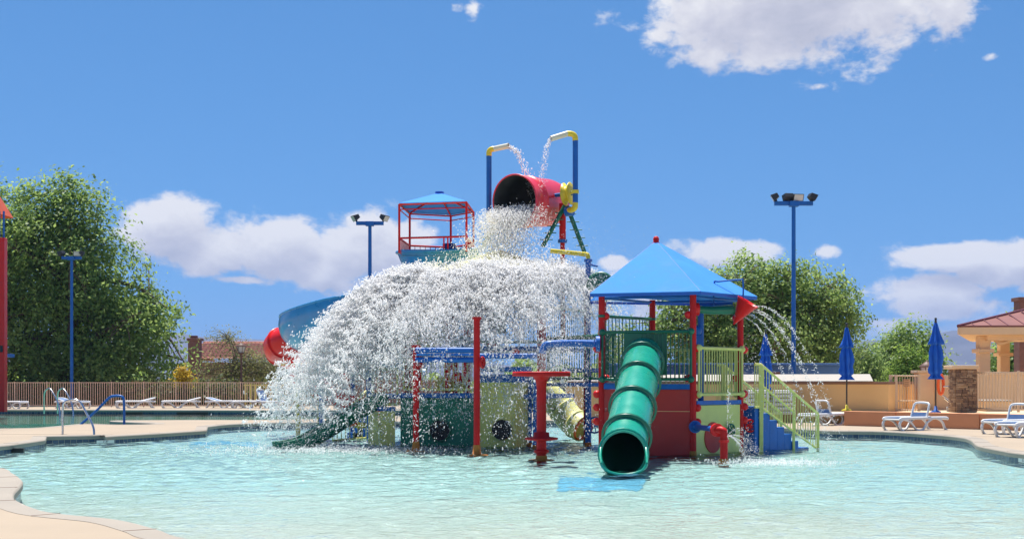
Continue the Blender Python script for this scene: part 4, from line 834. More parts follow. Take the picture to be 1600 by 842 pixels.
for p in cpts: MB().cyl((p.x, p.y, 5.0), (p.x, p.y, cz-.02), .032, 10).build('post', 'red_paint', boat)
for i in range(5):
    a, b = cpts[i], cpts[(i+1) % 5]; r_ = MB().cyl((a.x, a.y, 5.40), (b.x, b.y, 5.40), .026, 8).build('rail', 'red_paint', boat); n = max(3, int((b-a).length/.14))
    if i in (1, 2, 3, 4): bars(r_, 'baluster', [(lerp(a.x, b.x, k/n), lerp(a.y, b.y, k/n), 5.0, 5.40) for k in range(1, n)], .010, 'red_paint', 6)
    else: bars(r_, 'baluster', [(lerp(a.x, b.x, k/6), lerp(a.y, b.y, k/6), 5.0, 5.40) for k in (4, 4.35)], .022, 'red_paint', 6)
c = at(702, 388, 34.9); MB().lathe([(0, .0), (.16, .0), (.185, .24), (.17, .24), (.15, .03), (0, .03)], c-Vector((0, 0, .12)), n=18).build('bucket', 'navy', boat)
for x, y in ((-2.8, 34.9), (-1.2, 34.9), (-2.6, 36), (-1.3, 36)): MB().cyl((x, y, -.1), (x, y, 4.7), .07, 12).build('tower_leg', 'red_paint', boat)
fs_ = thing('flume_slide', (-5, 36, 3), 'blue open flume slide with a high curved outer wall', 'slide')
FP = arc([(-2.9, 34.9, 4.3), (-3.7, 34.35, 3.75), (-4.7, 34.4, 3.5), (-5.72, 35.2, 3.2), (-5.75, 36.3, 2.98), (-4.8, 37.2, 2.8), (-3.6, 37.2, 2.6), (-2.5, 36.9, 2.4)], 6)
chute(FP, .62, 'blue_fibre', fs_, a0=160, a1=385, n=22, name='flume', rim=.04)
for x, y, z in ((-5.2, 34.9, 3.0), (-3.9, 34.8, 3.4), (-4.6, 37, 2.2)): MB().cyl((x, y, -.1), (x, y, z), .07, 12).build('support', 'blue_paint', fs_)
rt = thing('red_slide', (-6.6, 36.8, 2), 'glossy red curved tube slide beside the blue flume', 'slide')
RT = arc([(-5.3, 36.6, 2.95), (-6.1, 36.5, 2.80), (-6.72, 36.9, 2.62), (-6.75, 37.7, 2.42), (-6.1, 38.3, 2.2)], 5)
hollow_tube(RT, .42).build('tube', 'red_gloss', rt)
for i in (4, 9, 14): ring_on(RT, i, .46, .06).build('joint_ring', 'red_gloss', rt)
ring_on(RT, len(RT)-1, .45, .05).build('joint_ring', 'red_gloss', rt)
MB().tube(RT[-14:], .385, 22, cap=False).build('tube_lining', 'red_paint', rt)
MB().cyl((-6.2, 37.1, -.1), (-6.2, 37.1, 2.1), .07, 12).build('support', 'yellow_bright', rt)
rt2 = thing('red_slide', (-6.0, 37.5, 1), 'lower red slide section on yellow supports under the red tube', 'slide')
chute(arc([(-6.2, 37.6, 1.75), (-5.6, 37.0, 1.5), (-4.8, 37.0, 1.1), (-4.0, 37.6, .7)], 5), .36, 'red_gloss', rt2, name='chute')
MB().cyl((-6.9, 37.4, 2.06), (-5.9, 37.4, 2.06), .03).build('crossbar', 'yellow_bright', rt2)
MB().cyl((-5.6, 37.2, -.1), (-5.6, 37.2, 1.2), .05).build('support', 'yellow_bright', rt2)

# ------------------------------------------------------------------ left-edge slide tower
lt = thing('slide_tower', gnd(-20, 643, DZ), 'tall red post tower with orange roof at the left edge', 'slide tower'); D = gnd(0, 643, DZ).y
for x, dy in ((3, 0), (-62, 0), (-40, 2.2), (-90, 2.2)):
    p = at(x, 643, D); MB().box((p.x, p.y+dy, (DZ+at(0, 372, D).z)/2), (.36, .36, at(0, 372, D).z-DZ)).build('post', 'red_gloss', lt, bevel=.01)
for x in (-1, 6, -58, -66): MB().cyl(at(x, 372, D), at(x, 330, D), .045).build('upper_bar', 'blue_paint', lt)
p0 = at(-40, 330, D); rr = [Vector((p0.x+sx*.72, p0.y+1.1+sy*1.5, p0.z)) for sx, sy in ((-1, -1), (1, -1), (1, 1), (-1, 1))]; pk2 = Vector((p0.x, p0.y+1.1, p0.z+1.9)); om = MB()
for i in range(4): om.slab([rr[i], rr[(i+1) % 4], pk2, pk2+Vector((0, 0, .001))], .05)
om.build('roof', 'orange_plastic', lt); MB().box((p0.x, p0.y-.1, p0.z-.06), (1.9, .1, .2)).build('roof_trim', 'yellow_bright', lt)
MB().box(at(-56, 432, D)+Vector((0, 1.1, 0)), (2.0, 2.2, .3)).build('platform', 'green_dark', lt); MB().box(at(-52, 554, D)+Vector((0, 1.1, 0)), (2.5, 2.6, .16)).build('platform', 'blue_paint', lt)
MB().box(at(5, 545, D)-Vector((0, .2, 0)), (.12, .05, .3)).box(at(-1, 546, D)-Vector((0, .2, 0)), (.1, .05, .22)).build('bracket', 'ink', lt)

# ------------------------------------------------------------------ fences
def picket_fence(name, label, pts, z0, z1, m, step, post_every, pr=.011):
    a, b = Vector(pts[0]), Vector(pts[-1]); t = thing(name, (a+b)/2, label, 'fence'); d = (b-a); L = d.length; dn_ = d.normalized(); rz = math.atan2(dn_.y, dn_.x)
    for z in (z0+.09, z1-.02): c = (a+b)/2; MB().box((c.x, c.y, z), (L, .035, .04), rz=rz).build('rail', m, t)
    n = int(L/step)
    if 'pick'+m not in UNIT:
        me = MB().box((0, 0, .5), (2, 2, 1)).mesh('picket'); me.materials.append(M[m]); UNIT['pick'+m] = me
    for i in range(n+1):
        p = a.lerp(b, i/n); big = i % post_every == 0; w = .03 if big else pr
        piece('fence_post' if big else 'picket', UNIT['pick'+m], t, (p.x, p.y+(.0 if big else .004), z0 if big else z0+.06), (w, w, (z1-z0+.03) if big else (z1-z0-.09)), rz=rz)
    return t
picket_fence('picket_fence', 'long tan metal picket fence behind the left loungers', [(-30.5, 69.5, 0), (-9.5, 69.5, 0)], DZ, DZ+1.34, 'fence_tan', .125, 14, .016)

# ------------------------------------------------------------------ loungers
def lounger(back_deg):
    root = thing('sun_lounger', (0, 0, 0), 'x', 'sun lounger', 'white sun loungers'); L = .95
    for sgn, nm in ((-1, 'side_frame'), (1, 'side_frame')):
        y = sgn*.31; mb = MB()
        mb.tube(arc([(-L, y, .30), (-L+.06, y, .345), (-.4, y, .35), (.3, y, .345), (.85, y, .34), (L, y, .31)], 4), .034, 8, squash=1.3)
        mb.tube(arc([(-.62, y, .34), (-.88, y, .30), (-.97, y, .17), (-.90, y, .03), (-.82, y, .0)], 4), .036, 8)
        mb.tube(arc([(-.85, y, .33), (-.55, y, .24), (-.35, y, .05), (-.22, y, .0)], 4), .032, 8)
        mb.tube(arc([(-.22, y, .0), (-.05, y, .03), (.12, y, .22), (.35, y, .34)], 4), .034, 8)
        mb.tube(arc([(.15, y, .33), (.5, y, .33), (.72, y, .22), (.82, y, .05), (.9, y, .0)], 4), .036, 8)
        mb.build(nm, 'white_plastic', root)
    seat = MB(); pts = [(-L+.03, .345), (-.5, .338), (-.1, .334), (.28, .338)]
    for (x0, z0), (x1, z1) in zip(pts[:-1], pts[1:]): seat.slab([(x0, -.27, z0), (x1, -.27, z1), (x1, .27, z1), (x0, .27, z0)], .015)
    seat.build('seat_sling', 'sling_blue', root)
    a = R(back_deg); up_ = back_deg == 72; hx = .12 if up_ else .30; ux, uz = math.cos(a), math.sin(a); Lb = .42 if up_ else .66; cov_ = .35 if up_ else .95
    P = lambda t, y, o=0: (hx+ux*t*Lb-uz*o, y, .36+uz*t*Lb+ux*o)
    b = MB().slab([P(.03, -.25), P(cov_, -.25), P(cov_, .25), P(.03, .25)], .012).build('back_sling', 'sling_blue', root)
    MB().tube(arc([P(0, -.28), P(.6, -.28), P(.93, -.26), P(1.03, -.14), P(1.04, .14), P(.93, .26), P(.6, .28), P(0, .28)], 4), .032, 8).build('back_frame', 'white_plastic', root)
    cross = MB()
    for x, z in ((-.93, .31), (.3, .33), (.9, .31)): MB().cyl((x, -.31, z), (x, .31, z), .026, 8).build('crossbar', 'white_plastic', root)
    return root
protos = {14: None, 72: None, 62: None}
def place_lounger(px, py, rz, back, label):
    if protos[back] is None: o = protos[back] = lounger(back)
    else: o = copy_tree(protos[back])
    o.location = gnd(px, py, DZ); o.rotation_euler = (0, 0, R(rz)); o['label'] = label
for px, py, rz, back, lb in [
    (14, 638.2, 160, 14, 'white lounger with blue sling beside the red tower post at the left edge'), (113, 637.6, 150, 14, 'white lounger behind the curved steel ladder rails'),
    (212, 637.2, 25, 14, 'white lounger by the fence just right of the blue handrail'), (283, 637, 20, 14, 'white lounger standing alone by the middle of the left fence'),
    (350, 637, 160, 14, 'flat white lounger below the brown lamp post'), (392, 637.2, 20, 14, 'flat white lounger touching the left side of the spray'),
    (420, 637.5, 150, 62, 'lounger with its blue back raised, half lost in the spray'),
    (1293, 664, -150, 72, 'white lounger behind the yellow stair railing'), (1431, 671.5, 30, 72, 'white lounger with raised back below the right closed umbrella'),
    (1585, 677, 35, 72, 'white lounger at the right edge nearer the orange wall'), (1612, 682, 30, 72, 'white lounger cut off by the right edge, closest to the pool')]:
    place_lounger(px, py, rz, back, lb)
for px, lb in ((1180, 'stack of white loungers seen through the stair railing, left of the two'), (1221, 'stack of white loungers seen through the stair railing, right of the two')):
    g_ = gnd(px, 660, DZ); st = thing('lounger_stack', g_, lb, 'lounger stack', 'stacks of white loungers')
    for k in range(6):
        z = g_.z+.3+k*.14
        o = MB().tube(arc([(g_.x-.32, g_.y-.4, z), (g_.x-.3, g_.y-.4, z+.05), (g_.x, g_.y-.4, z+.055), (g_.x+.3, g_.y-.4, z+.05), (g_.x+.32, g_.y-.4, z)], 4), .035, 8).build('end_rail', 'white_plastic', st)
        MB().box((g_.x, g_.y+.45, z), (.62, 1.6, .035)).build('seat_frame', 'white_plastic', st)
    for sx in (-.33, .33): MB().tube(arc([(g_.x+sx, g_.y-.45, g_.z+1.1), (g_.x+sx*1.02, g_.y-.42, g_.z+.4), (g_.x+sx*1.05, g_.y-.4, g_.z)], 4), .04, 8).build('leg', 'white_plastic', st)

# ------------------------------------------------------------------ closed umbrellas
def umbrella(px, D, zb, top, lb, basecol):
    b = at(px, 0, D); b.z = zb; zt = at(0, top, D).z; H = zt-zb; t = thing('closed_umbrella', b, lb, 'umbrella', 'closed blue umbrellas')
    sd = px*.013
    fold = lambda a, z: 1+.34*math.sin(7*a+sd+z*1.2)*abs(math.sin(3.5*a+z))**.3+.12*math.sin(11*a+2*sd+z*4)+.07*math.sin(z*9+a)
    prof = [(.01, .955), (.035, .95), (.06, .91), (.10, .83), (.16, .76), (.20, .725), (.185, .722), (.11, .72), (.13, .70), (.165, .64), (.18, .57), (.15, .50), (.175, .46), (.16, .42), (.11, .40), (.16, .37), (.19, .352), (.12, .36), (.03, .40)]
    MB().lathe([(r_*1.0, z*H) for r_, z in prof], b, n=72, fold=fold).build('canopy', 'umbrella_blue', t)
    MB().cyl(b, b+Vector((0, 0, H*.95)), .026, 10).build('pole', 'pole_bronze', t)
    MB().lathe([(0, H+.02), (.03, H+.015), (.04, H-.04), (.03, H-.07), (.045, H*.955), (.0, H*.95)], b, n=12).build('finial', 'lamp_black', t)
    MB().lathe([(.16, 0), (.16, .03), (.05, .07), (.035, .2), (0, .2)], b, n=18).build('base', basecol, t)
umbrella(1462, 39.5, .60, 497, 'closed blue umbrella between the lantern and the stone pillar', 'blue_paint')
umbrella(1323, 41, .62, 505, 'closed blue umbrella on a yellow base before the tan wall', 'yellow_bright')
umbrella(1196, 43, DZ, 515, 'closed blue umbrella seen through the arcs of water near the stairs', 'blue_paint')

# ------------------------------------------------------------------ floodlight poles
def light_pole(px, D, top, heads, lb, bar=.75):
    x = (px-HX)*D/F; zt = at(0, top, D).z; t = thing('floodlight_pole', (x, D, DZ), lb, 'light pole', 'blue floodlight poles')
    MB().tube([(x, D, DZ-.02), (x, D, zt)], [.095, .075], 14).build('pole', 'blue_paint', t)
    MB().box((x, D, zt), (bar*2, .14, .16)).build('crossbar', 'blue_paint', t, bevel=.01); MB().box((x, D-.06, zt-.03), (.35, .3, .2)).build('bracket', 'blue_paint', t, bevel=.01)
    for (dx, tilt, yaw) in heads:
        m_ = Matrix.Rotation(R(yaw), 3, 'Z')@Matrix.Rotation(R(tilt), 3, 'Y'); c = Vector((x+dx, D, zt+.26))
        h = MB(); q = [c+m_@(Vector(v)*.82) for v in ((-.16, -.2, -.10), (.16, -.26, -.17), (.16, .26, -.17), (-.16, .2, -.10), (-.16, -.2, .10), (.16, -.26, .17), (.16, .26, .17), (-.16, .2, .10))]
        h.add(q, [(3, 2, 1, 0), (4, 5, 6, 7), (0, 1, 5, 4), (1, 2, 6, 5), (2, 3, 7, 6), (3, 0, 4, 7)]); o = h.build('floodlight', 'lamp_black', t, bevel=.01)
        MB().slab([c+m_@(Vector(v)*.82) for v in ((.165, -.22, -.14), (.165, .22, -.14), (.165, .22, .14), (.165, -.22, .14))], .006).build('lens', 'lamp_glass', o)
        MB().cyl((x+dx*.92, D, zt+.05), c, .04, 8).build('yoke', 'lamp_black', o)
light_pole(1240, 50, 318, [(.72, 32, 10), (-.72, 180-32, -10), (.15, 20, -80), (-.2, 28, 100)], 'tall blue floodlight pole right of the play tower')
light_pole(578, 56, 349, [(.62, 30, -25), (-.62, 150, 25)], 'blue floodlight pole rising behind the big splash', .6)
light_pole(112, 71, 403, [(.55, 30, 20), (-.55, 150, -20), (.3, 20, -70)], 'blue floodlight pole in front of the big left tree', .55)

# ------------------------------------------------------------------ handrails
hr1 = thing('handrail', gnd(98, 678, DZ), 'bent steel handrail at the shallow entry steps', 'handrail')
D1 = gnd(98, 678, DZ).y
MB().tube(arc([at(98, 679, D1), at(98, 640, D1), at(101, 628, D1), at(112, 624.5, D1), at(124, 627, D1), at(135, 645, D1-.1), at(146, 668, D1-.3), at(147, 692, D1-.4)], 6), .028, 12).build('rail', 'steel', hr1)
for dx in (0, 21):
    ld = thing('ladder_rail', gnd(69+dx, 645, DZ), 'left steel ladder rail at the far pool edge' if not dx else 'right steel ladder rail at the far pool edge', 'ladder rail', 'steel pool ladder rails'); D2 = 58.5
    MB().tube(arc([at(69+dx, 646, D2+1.2), at(69+dx, 618, D2+1), at(72+dx, 609, D2+.7), at(79+dx, 608, D2+.4), at(91+dx, 630, D2), at(94+dx, 652, D2-.3)], 6), .035, 10).build('rail', 'steel', ld)
hb = thing('handrail', gnd(160, 663, DZ), 'blue painted handrail on the tongue of deck between the pools', 'handrail'); D3 = gnd(0, 662.5, DZ).y
MB().tube(arc([at(125, 664, D3), at(150, 642, D3), at(170, 622, D3), at(178, 618.5, D3), at(188, 618.5, D3), at(193, 623, D3), at(194, 640, D3), at(194, 663.5, D3)], 6), .04, 12).build('rail', 'blue_paint', hb)

# ------------------------------------------------------------------ depth markers
def marker(poly_px, py, text, lb, h=.058):
    c = gnd(poly_px, py, .06)
    best = min(range(len(splash_poly)), key=lambda i: (Vector(splash_poly[i])-c.xy).length); a = Vector(splash_poly[best-1]); b = Vector(splash_poly[(best+1) % len(splash_poly)])
    d = (b-a).normalized(); n = Vector((d.y, -d.x)); n = n if n.y < 0 else -n
    q = Vector(splash_poly[best]); rz = math.atan2(-n.x, n.y)+math.pi; ang = math.atan2(n.y, n.x)+math.pi/2
    t = thing('depth_marker', (q.x, q.y, .04), lb, 'depth marker'); c3 = Vector((q.x, q.y, .045))+Vector((n.x, n.y, 0))*-.008
    MB().box(c3, (.46, .02, .075), rz=ang).build('tile', 'tile_white', t)
    cu = bpy.data.curves.new('text', 'FONT'); cu.body = text; cu.size = h*1.35; cu.align_x = 'CENTER'; cu.align_y = 'CENTER'; cu.extrude = .001; tmp = bpy.data.objects.new('text', cu); COL.objects.link(tmp)
    me = bpy.data.meshes.new_from_object(tmp.evaluated_get(bpy.context.evaluated_depsgraph_get())); bpy.data.objects.remove(tmp); me.materials.append(M['ink'])
    o = bpy.data.objects.new('lettering', me); COL.objects.link(o); o.parent = t; o.location = c3+Vector((n.x, n.y, 0))*.013-ORG[t.name]; o.rotation_euler = (R(90), 0, ang)
marker(247, 687, '1\'-4"', 'white depth tile on the left pool edge below the deck'); marker(1568, 717.5, '1\'-0"', 'white depth tile on the right pool edge')
for px, py, w in ((205, 645, .9), (300, 644.8, 1.5), (28, 703, .26)):
    c = gnd(px, py, .05); o = MB().box((c.x, 61.56 if py < 660 else c.y, .045), (w, .08, .10)); tag(o.build('skimmer_opening', 'black'), {205: 'dark skimmer opening in the far pool wall behind the ladder rails', 300: 'wide dark skimmer opening in the far pool wall', 28: 'small dark tile mark at the left pool edge'}[px], 'pool skimmer')

# ------------------------------------------------------------------ buildings on the right
pw = thing('planter_wall', (12.3, 37.6, DZ), 'low orange stucco wall along the right deck', 'wall')
A_, B_ = Vector((10.35, 39.9, 0)), Vector((15.4, 34.5, 0)); nW = Vector(((B_-A_).y, -(B_-A_).x, 0)).normalized()
for t0, t1 in ((0, .24), (.243, .60), (.603, 1)):
    a, b = A_.lerp(B_, t0), A_.lerp(B_, t1); MB().prism([xy(a), xy(b), xy(b-nW*.35), xy(a-nW*.35)], DZ-.02, .635).build('wall_segment', 'stucco_orange', pw, bevel=.012)
sheet('planter_ground', [xy(A_-nW*.34), xy(B_-nW*.34), (30, 40), (30, 60), (10, 60), xy(A_-nW*.34+Vector((-.8, 4, 0)))], .56, 'stucco_cream')
bld = thing('low_building', (7, 45, DZ), 'low tan stucco building with a brown edged pale roof', 'building')
fa, fb = Vector((2.0, 47.5, 0)), Vector((12.35, 42.0, 0)); nB = Vector(((fb-fa).y, -(fb-fa).x, 0)).normalized()
MB().prism([xy(fa), xy(fb), xy(fb-nB*6), xy(fa-nB*6)], DZ-.02, 1.46).build('wall', 'stucco_tan', bld)
MB().prism([xy(fa+nB*.06), xy(fb+nB*.06), xy(fb-nB*6), xy(fa-nB*6)], 1.463, 1.55).build('roof_edge', 'cap_brown', bld, bevel=.01)
MB().slab([Vector((*fa.xy, 1.553)), Vector((*(fb-Vector((.5, 0, 0))).xy, 1.553)), Vector((*(fb-nB*4-Vector((1.5, 0, 0))).xy, 1.80)), Vector((*(fa-nB*4).xy, 1.80))], .02).build('roof', 'roof_pale', bld)
c = fa.lerp(fb, .62)+nB*.02; MB().box((c.x, c.y, 1.3), (.3, .1, .12), rz=math.atan2((fb-fa).y, (fb-fa).x)).build('vent', 'stucco_cream', bld)
bw = thing('parapet_wall', (9, 51, 0), 'long blue parapet wall above the pale roof', 'wall'); 
MB().box((8.6, 51.5, 1.2), (9.8, .4, 2.0)).build('wall', 'wall_blue', bw, bevel=.02); MB().box((8.6, 51.3, 2.24), (9.9, .9, .08)).build('coping_cap', 'wall_blue', bw, bevel=.02)
MB().box(at(1211, 587, 49.5), (.35, .3, .3)).build('roof_vent', 'cap_brown', bw, bevel=.01)

gate = thing('metal_gate', at(1412, 640, 43), 'cream metal picket gate with a small sign', 'gate'); GD = 43.0; zb = at(0, 643, GD).z; ztp = at(0, 585, GD).z
for x in (1391, 1436): MB().box(((x-HX)*GD/F, GD, (zb+ztp)/2), (.07, .07, ztp-zb)).build('gate_post', 'fence_cream', gate)
for y in (587, 626, 640): MB().cyl(at(1391, y, GD), at(1436, y, GD), .022, 8).build('gate_rail', 'fence_cream', gate)
MB().box(((1400-HX)*GD/F, GD, (zb+ztp)/2), (.09, .06, ztp-zb)).build('gate_post', 'fence_cream', gate)
bars(gate, 'picket', [((x-HX)*GD/F, GD, zb, ztp) for x in range(1394, 1436, 4)], .013, 'fence_cream', 6)
sg = MB().box(at(1416.5, 598, GD-.06), (.21, .03, .26)).build('sign', 'sign_tan', gate)
for k in range(4): MB().box(at(1416.5, 593.5+k*3, GD-.08), (.14, .006, .016)).build('print_line', 'cap_brown', sg)
cw_ = thing('stucco_wall', at(1470, 640, 44.5), 'cream stucco wall with a capped end pier behind the gate', 'wall'); WD = 44.5
def pxbox(x0, x1, y0, y1, D, th, m, parent, name, bev=.01):
    a, b = at(x0, y1, D), at(x1, y0, D); return MB().box(((a.x+b.x)/2, D+th/2, (a.z+b.z)/2), (b.x-a.x, th, b.z-a.z)).build(name, m, parent, bevel=bev)
pxbox(1436, 1459, 583, 652, WD-.3, .6, 'stucco_cream', cw_, 'pier'); pxbox(1433, 1462, 578.5, 582.8, WD-.36, .72, 'stucco_cream', cw_, 'pier_cap'); pxbox(1459.5, 1640, 586, 652, WD+.1, .25, 'stucco_cream', cw_, 'wall')
pxbox(1545, 1700, 580.5, 585.8, WD+.02, .4, 'stucco_cream', cw_, 'wall_cap')
back = thing('pump_cabinet', at(1570, 625, 42.5), 'low cream box standing behind the right picket fence', 'cabinet'); pxbox(1542, 1582, 627, 652, 42.6, 1.0, 'stucco_cream', back, 'body', .03); pxbox(1540, 1584, 624.5, 627.2, 42.5, 1.2, 'roof_pale', back, 'lid', .02)
sp_ = thing('stone_pillar', at(1510, 640, 41), 'stacked brown ledgestone pillar with a cream cap', 'pillar'); SD = 41.0
px0, px1, py0, py1 = 1494, 1525.5, 576.5, 650
core = pxbox(px0+.6, px1-.6, py0, py1, SD+.02, .62, 'mortar', sp_, 'core', 0); r_ = random.Random(5); y = py1
ub = {}
for m_ in ('stone_a', 'stone_b', 'stone_c'):
    me = MB().box((0, 0, 0), (1, 1, 1)).mesh('stone'); me.materials.append(M[m_]); ub[m_] = me
while y > py0+.8:
    h = r_.choice((1.9, 2.4, 2.9, 3.4)); h = min(h, y-py0); x = px0
    while x < px1-.6:
        w = min(r_.uniform(5, 11), px1-x); w = px1-x if px1-x-w < 3 else w; c = at(x+w/2, y-h/2, SD); s2 = SD/F; dpt = r_.uniform(.05, .10)
        piece('stone', ub[r_.choice(('stone_a', 'stone_a', 'stone_b', 'stone_c'))], sp_, (c.x, SD+.02-dpt/2+.02, c.z), (w*s2-.012, dpt, h*s2-.008)); x += w
    yy = SD+.03
    while yy < SD+.6:
        w = min(r_.uniform(.12, .26), SD+.64-yy)
        for X_ in (px0, px1): c = at(X_, y-h/2, SD); piece('stone', ub[r_.choice(('stone_a', 'stone_b', 'stone_c'))], sp_, (c.x+(-.01 if X_ == px0 else .01), yy+w/2, c.z), (.05, w-.01, h*SD/F-.008))
        yy += w
    y -= h
pxbox(1488, 1530, 570.5, 576.2, SD-.1, .85, 'stucco_cream', sp_, 'cap', .02)
picket_fence('picket_fence', 'cream picket fence right of the stone pillar', [at(1527, 640, 41.2)*1, at(1700, 640, 37.5)*1], .60, 1.86, 'fence_cream', .125, 13, .013)
lr = thing('life_ring', at(1470, 600, 43.8), 'orange rescue ring hanging on the cream wall', 'life ring'); c = at(1470, 600, 43.9)
MB().tube([c+Vector((.09*math.cos(a), .02*math.sin(a*2), .34*math.sin(a))) for a in [2*math.pi*i/20 for i in range(20)]], .05, 10, closed=True).build('ring', 'orange_plastic', lr)
MB().cyl(at(1472, 617, 43.7), at(1488, 628, 43.6), .02).build('bracket', 'steel', lr)
ct = thing('pool_lift', at(1485, 640, 42.4), 'grey steel pool lift folded beside the stone pillar', 'pool lift')
MB().tube([at(1474, 604, 42.4), at(1492, 603, 42.4)], .022, 8).build('arm', 'steel', ct); MB().tube([at(1476, 622, 42.4), at(1490, 634, 42.4), at(1490, 648, 42.4)], .03, 8).build('mast', 'steel', ct); MB().box(at(1482, 642, 42.4), (.12, .12, .3)).build('battery_box', 'concrete_grey', ct, bevel=.02)
def lantern(px, D, ybase, ytop, lb, m, hw=.22):
    b = at(px, ybase, D); zt = at(0, ytop, D).z; t = thing('lamp_post', b, lb, 'lamp post', 'brown lamp posts'); H = zt-b.z
    MB().tube([(b.x, D, b.z), (b.x, D, zt-.72)], [.07, .05], 10).build('post', m, t)
    MB().lathe([(.06, zt-.72), (hw*.75, zt-.62), (hw*.55, zt-.60)], (b.x, D, 0), n=6).build('cradle', m, t)
    MB().lathe([(hw*.5, zt-.60), (hw*.85, zt-.27)], (b.x, D, 0), n=6).build('glass', 'lamp_glass', t)
    for k in range(6): a = 2*math.pi*k/6; MB().cyl((b.x+hw*.5*math.cos(a), D+hw*.5*math.sin(a), zt-.6), (b.x+hw*.86*math.cos(a), D+hw*.86*math.sin(a), zt-.27), .012, 5).build('mullion', m, t)
    MB().lathe([(hw*1.05, zt-.27), (hw*1.05, zt-.24), (hw*.35, zt-.10), (.03, zt-.06), (.03, zt), (0, zt)], (b.x, D, 0), n=6).build('cap', m, t)
lantern(1448.5, 47, 650, 562, 'lantern lamp post above the cream pier by the gate', 'post_brown', .30); lantern(377, 73, 640, 534, 'brown lamp post before the tiled house', 'post_brown', .30)

# pavilion with standing seam roof
pv = thing('pavilion', (19, 50, .5), 'open pavilion with dark red standing seam metal roof', 'pavilion')
PD = 46.0; ec = at(1497, 511, PD); ez = ec.z; e1 = Vector((ec.x, PD, ez)); W_, DP = 12.0, 8.0
E = [e1, e1+Vector((W_, -.8, 0)), e1+Vector((W_+.7, DP, 0)), e1+Vector((3.3, DP, 0))]; rise = 1.25
R1, R2 = (E[0]+E[3])/2+Vector((4.2, 0, rise)), (E[1]+E[2])/2+Vector((-4.2, 0, rise))
mrf = MB(); mrf.slab([E[0], E[1], R2, R1], .03); mrf.slab([E[2], E[3], R1, R2], .03); mrf.slab([E[3], E[0], R1, R1+Vector((0, 0, .001))], .03); mrf.slab([E[1], E[2], R2, R2+Vector((0, 0, .001))], .03)
rf_ = mrf.build('roof', 'metal_roof', pv)
n = 20
for i in range(1, n):
    p = E[0].lerp(E[1], i/n); x = p.x
    up = (R1-E[0]); t_ = 1.0
    if x < R1.x: t_ = (x-E[0].x)/(R1.x-E[0].x)
    elif x > R2.x: t_ = (E[1].x-x)/(E[1].x-R2.x)
    ridge_p = Vector((x, p.y+(R1.y-E[0].y)*t_, ez+rise*t_)); MB().cyl(p+Vector((0, 0, .03)), ridge_p+Vector((0, 0, .03)), .022, 6).build('seam', 'metal_roof_trim', rf_)
MB().cyl(E[0]+Vector((0, 0, .04)), R1+Vector((0, 0, .04)), .06, 8).build('hip_cap', 'metal_roof_trim', rf_); MB().cyl(R1+Vector((0, 0, .04)), R2+Vector((0, 0, .04)), .08, 8).build('ridge_cap', 'metal_roof_trim', rf_)
fas = MB()
for i in range(4):
    a, b = E[i], E[(i+1) % 4]; MB().slab([a-Vector((0, 0, .0)), b-Vector((0, 0, 0)), b-Vector((0, 0, .26)), a-Vector((0, 0, .26))], .08).build('fascia', 'stucco_cream', pv)
    MB().slab([a+Vector((0, 0, .06)), b+Vector((0, 0, .06)), b-Vector((0, 0, .01)), a-Vector((0, 0, .01))], .10).build('drip_edge', 'metal_roof_trim', pv)
MB().prism([xy(e.lerp((E[0]+E[2])/2, .02)) for e in E], ez-.28, ez-.20).build('ceiling', 'stucco_cream', pv)
for (x, y) in ((at(1536, 0, PD+.8).x, PD+.8), (at(1536, 0, PD+.8).x+7.4, PD+.2), (at(1536, 0, PD+.8).x+3.2, PD+7.2), (at(1536, 0, PD+.8).x+7.8, PD+7)):
    MB().box((x, y, (.4+ez-.28)/2), (.40, .40, ez-.28-.4)).build('column', 'stucco_cream', pv, bevel=.02); zc = at(0, 548, PD+.8).z; MB().box((x, y, zc), (.62, .62, .14)).build('column_collar', 'stucco_cream', pv, bevel=.02)
x = at(1536, 0, PD+.8).x
MB().tube(arc([(x+.2, PD+.8, zc+.15), (x+.28, PD+.8, zc+.7), (x+.6, PD+.8, ez-.55), (x+1.3, PD+.75, ez-.3)], 6), .07, 8).build('arched_brace', 'stucco_cream', pv)
MB().box(((x+4), PD+.5, ez-.36), (8, .3, .2)).build('beam', 'stucco_cream', pv)
ch = thing('brick_chimney', at(1600, 470, 60), 'brick chimney rising at the right edge above the pavilion', 'chimney'); pxbox(1593, 1615, 470, 640, 60, .7, 'brick_brown', ch, 'stack'); pxbox(1591.5, 1617, 464, 469.8, 59.9, .9, 'brick_brown', ch, 'cap')

# tiled house behind the left fence
hs = thing('tiled_house', at(430, 600, 108), 'brown house with red tiled roof behind the fence', 'house'); HD = 106.0
pxbox(303, 640, 566, 606, HD+1, 9, 'house_wall', hs, 'wall', 0)
def tiled(parent, a, b, c_, d_, rows, per):      # barrel tiles in courses between eave a-b and ridge d-c
    a, b, c_, d_ = map(Vector, (a, b, c_, d_)); nrm = (b-a).cross(d_-a).normalized(); nrm = nrm if nrm.z > 0 else -nrm; mb = MB(); nu = per*6
    vs = []; fs = []
    for r0 in range(rows):
        for e_, lift in ((0, .10), (1, .03)):
            t = (r0+e_)/rows; p, q_ = a.lerp(d_, t), b.lerp(c_, t)
            for i in range(nu+1): s_ = i/nu; vs.append(p.lerp(q_, s_)+nrm*(lift+.07*abs(math.sin(math.pi*per*s_))))
    w = nu+1
    for r0 in range(2*rows-1):
        for i in range(nu): fs.append((r0*w+i, r0*w+i+1, (r0+1)*w+i+1, (r0+1)*w+i))
    mb.add(vs, fs, True); return mb.build('roof', 'tile_red', parent)
ea, eb = at(298, 562, HD-.5), at(650, 562, HD-.5); ra, rb = at(318, 536, HD+4.5), at(630, 536, HD+4.5)
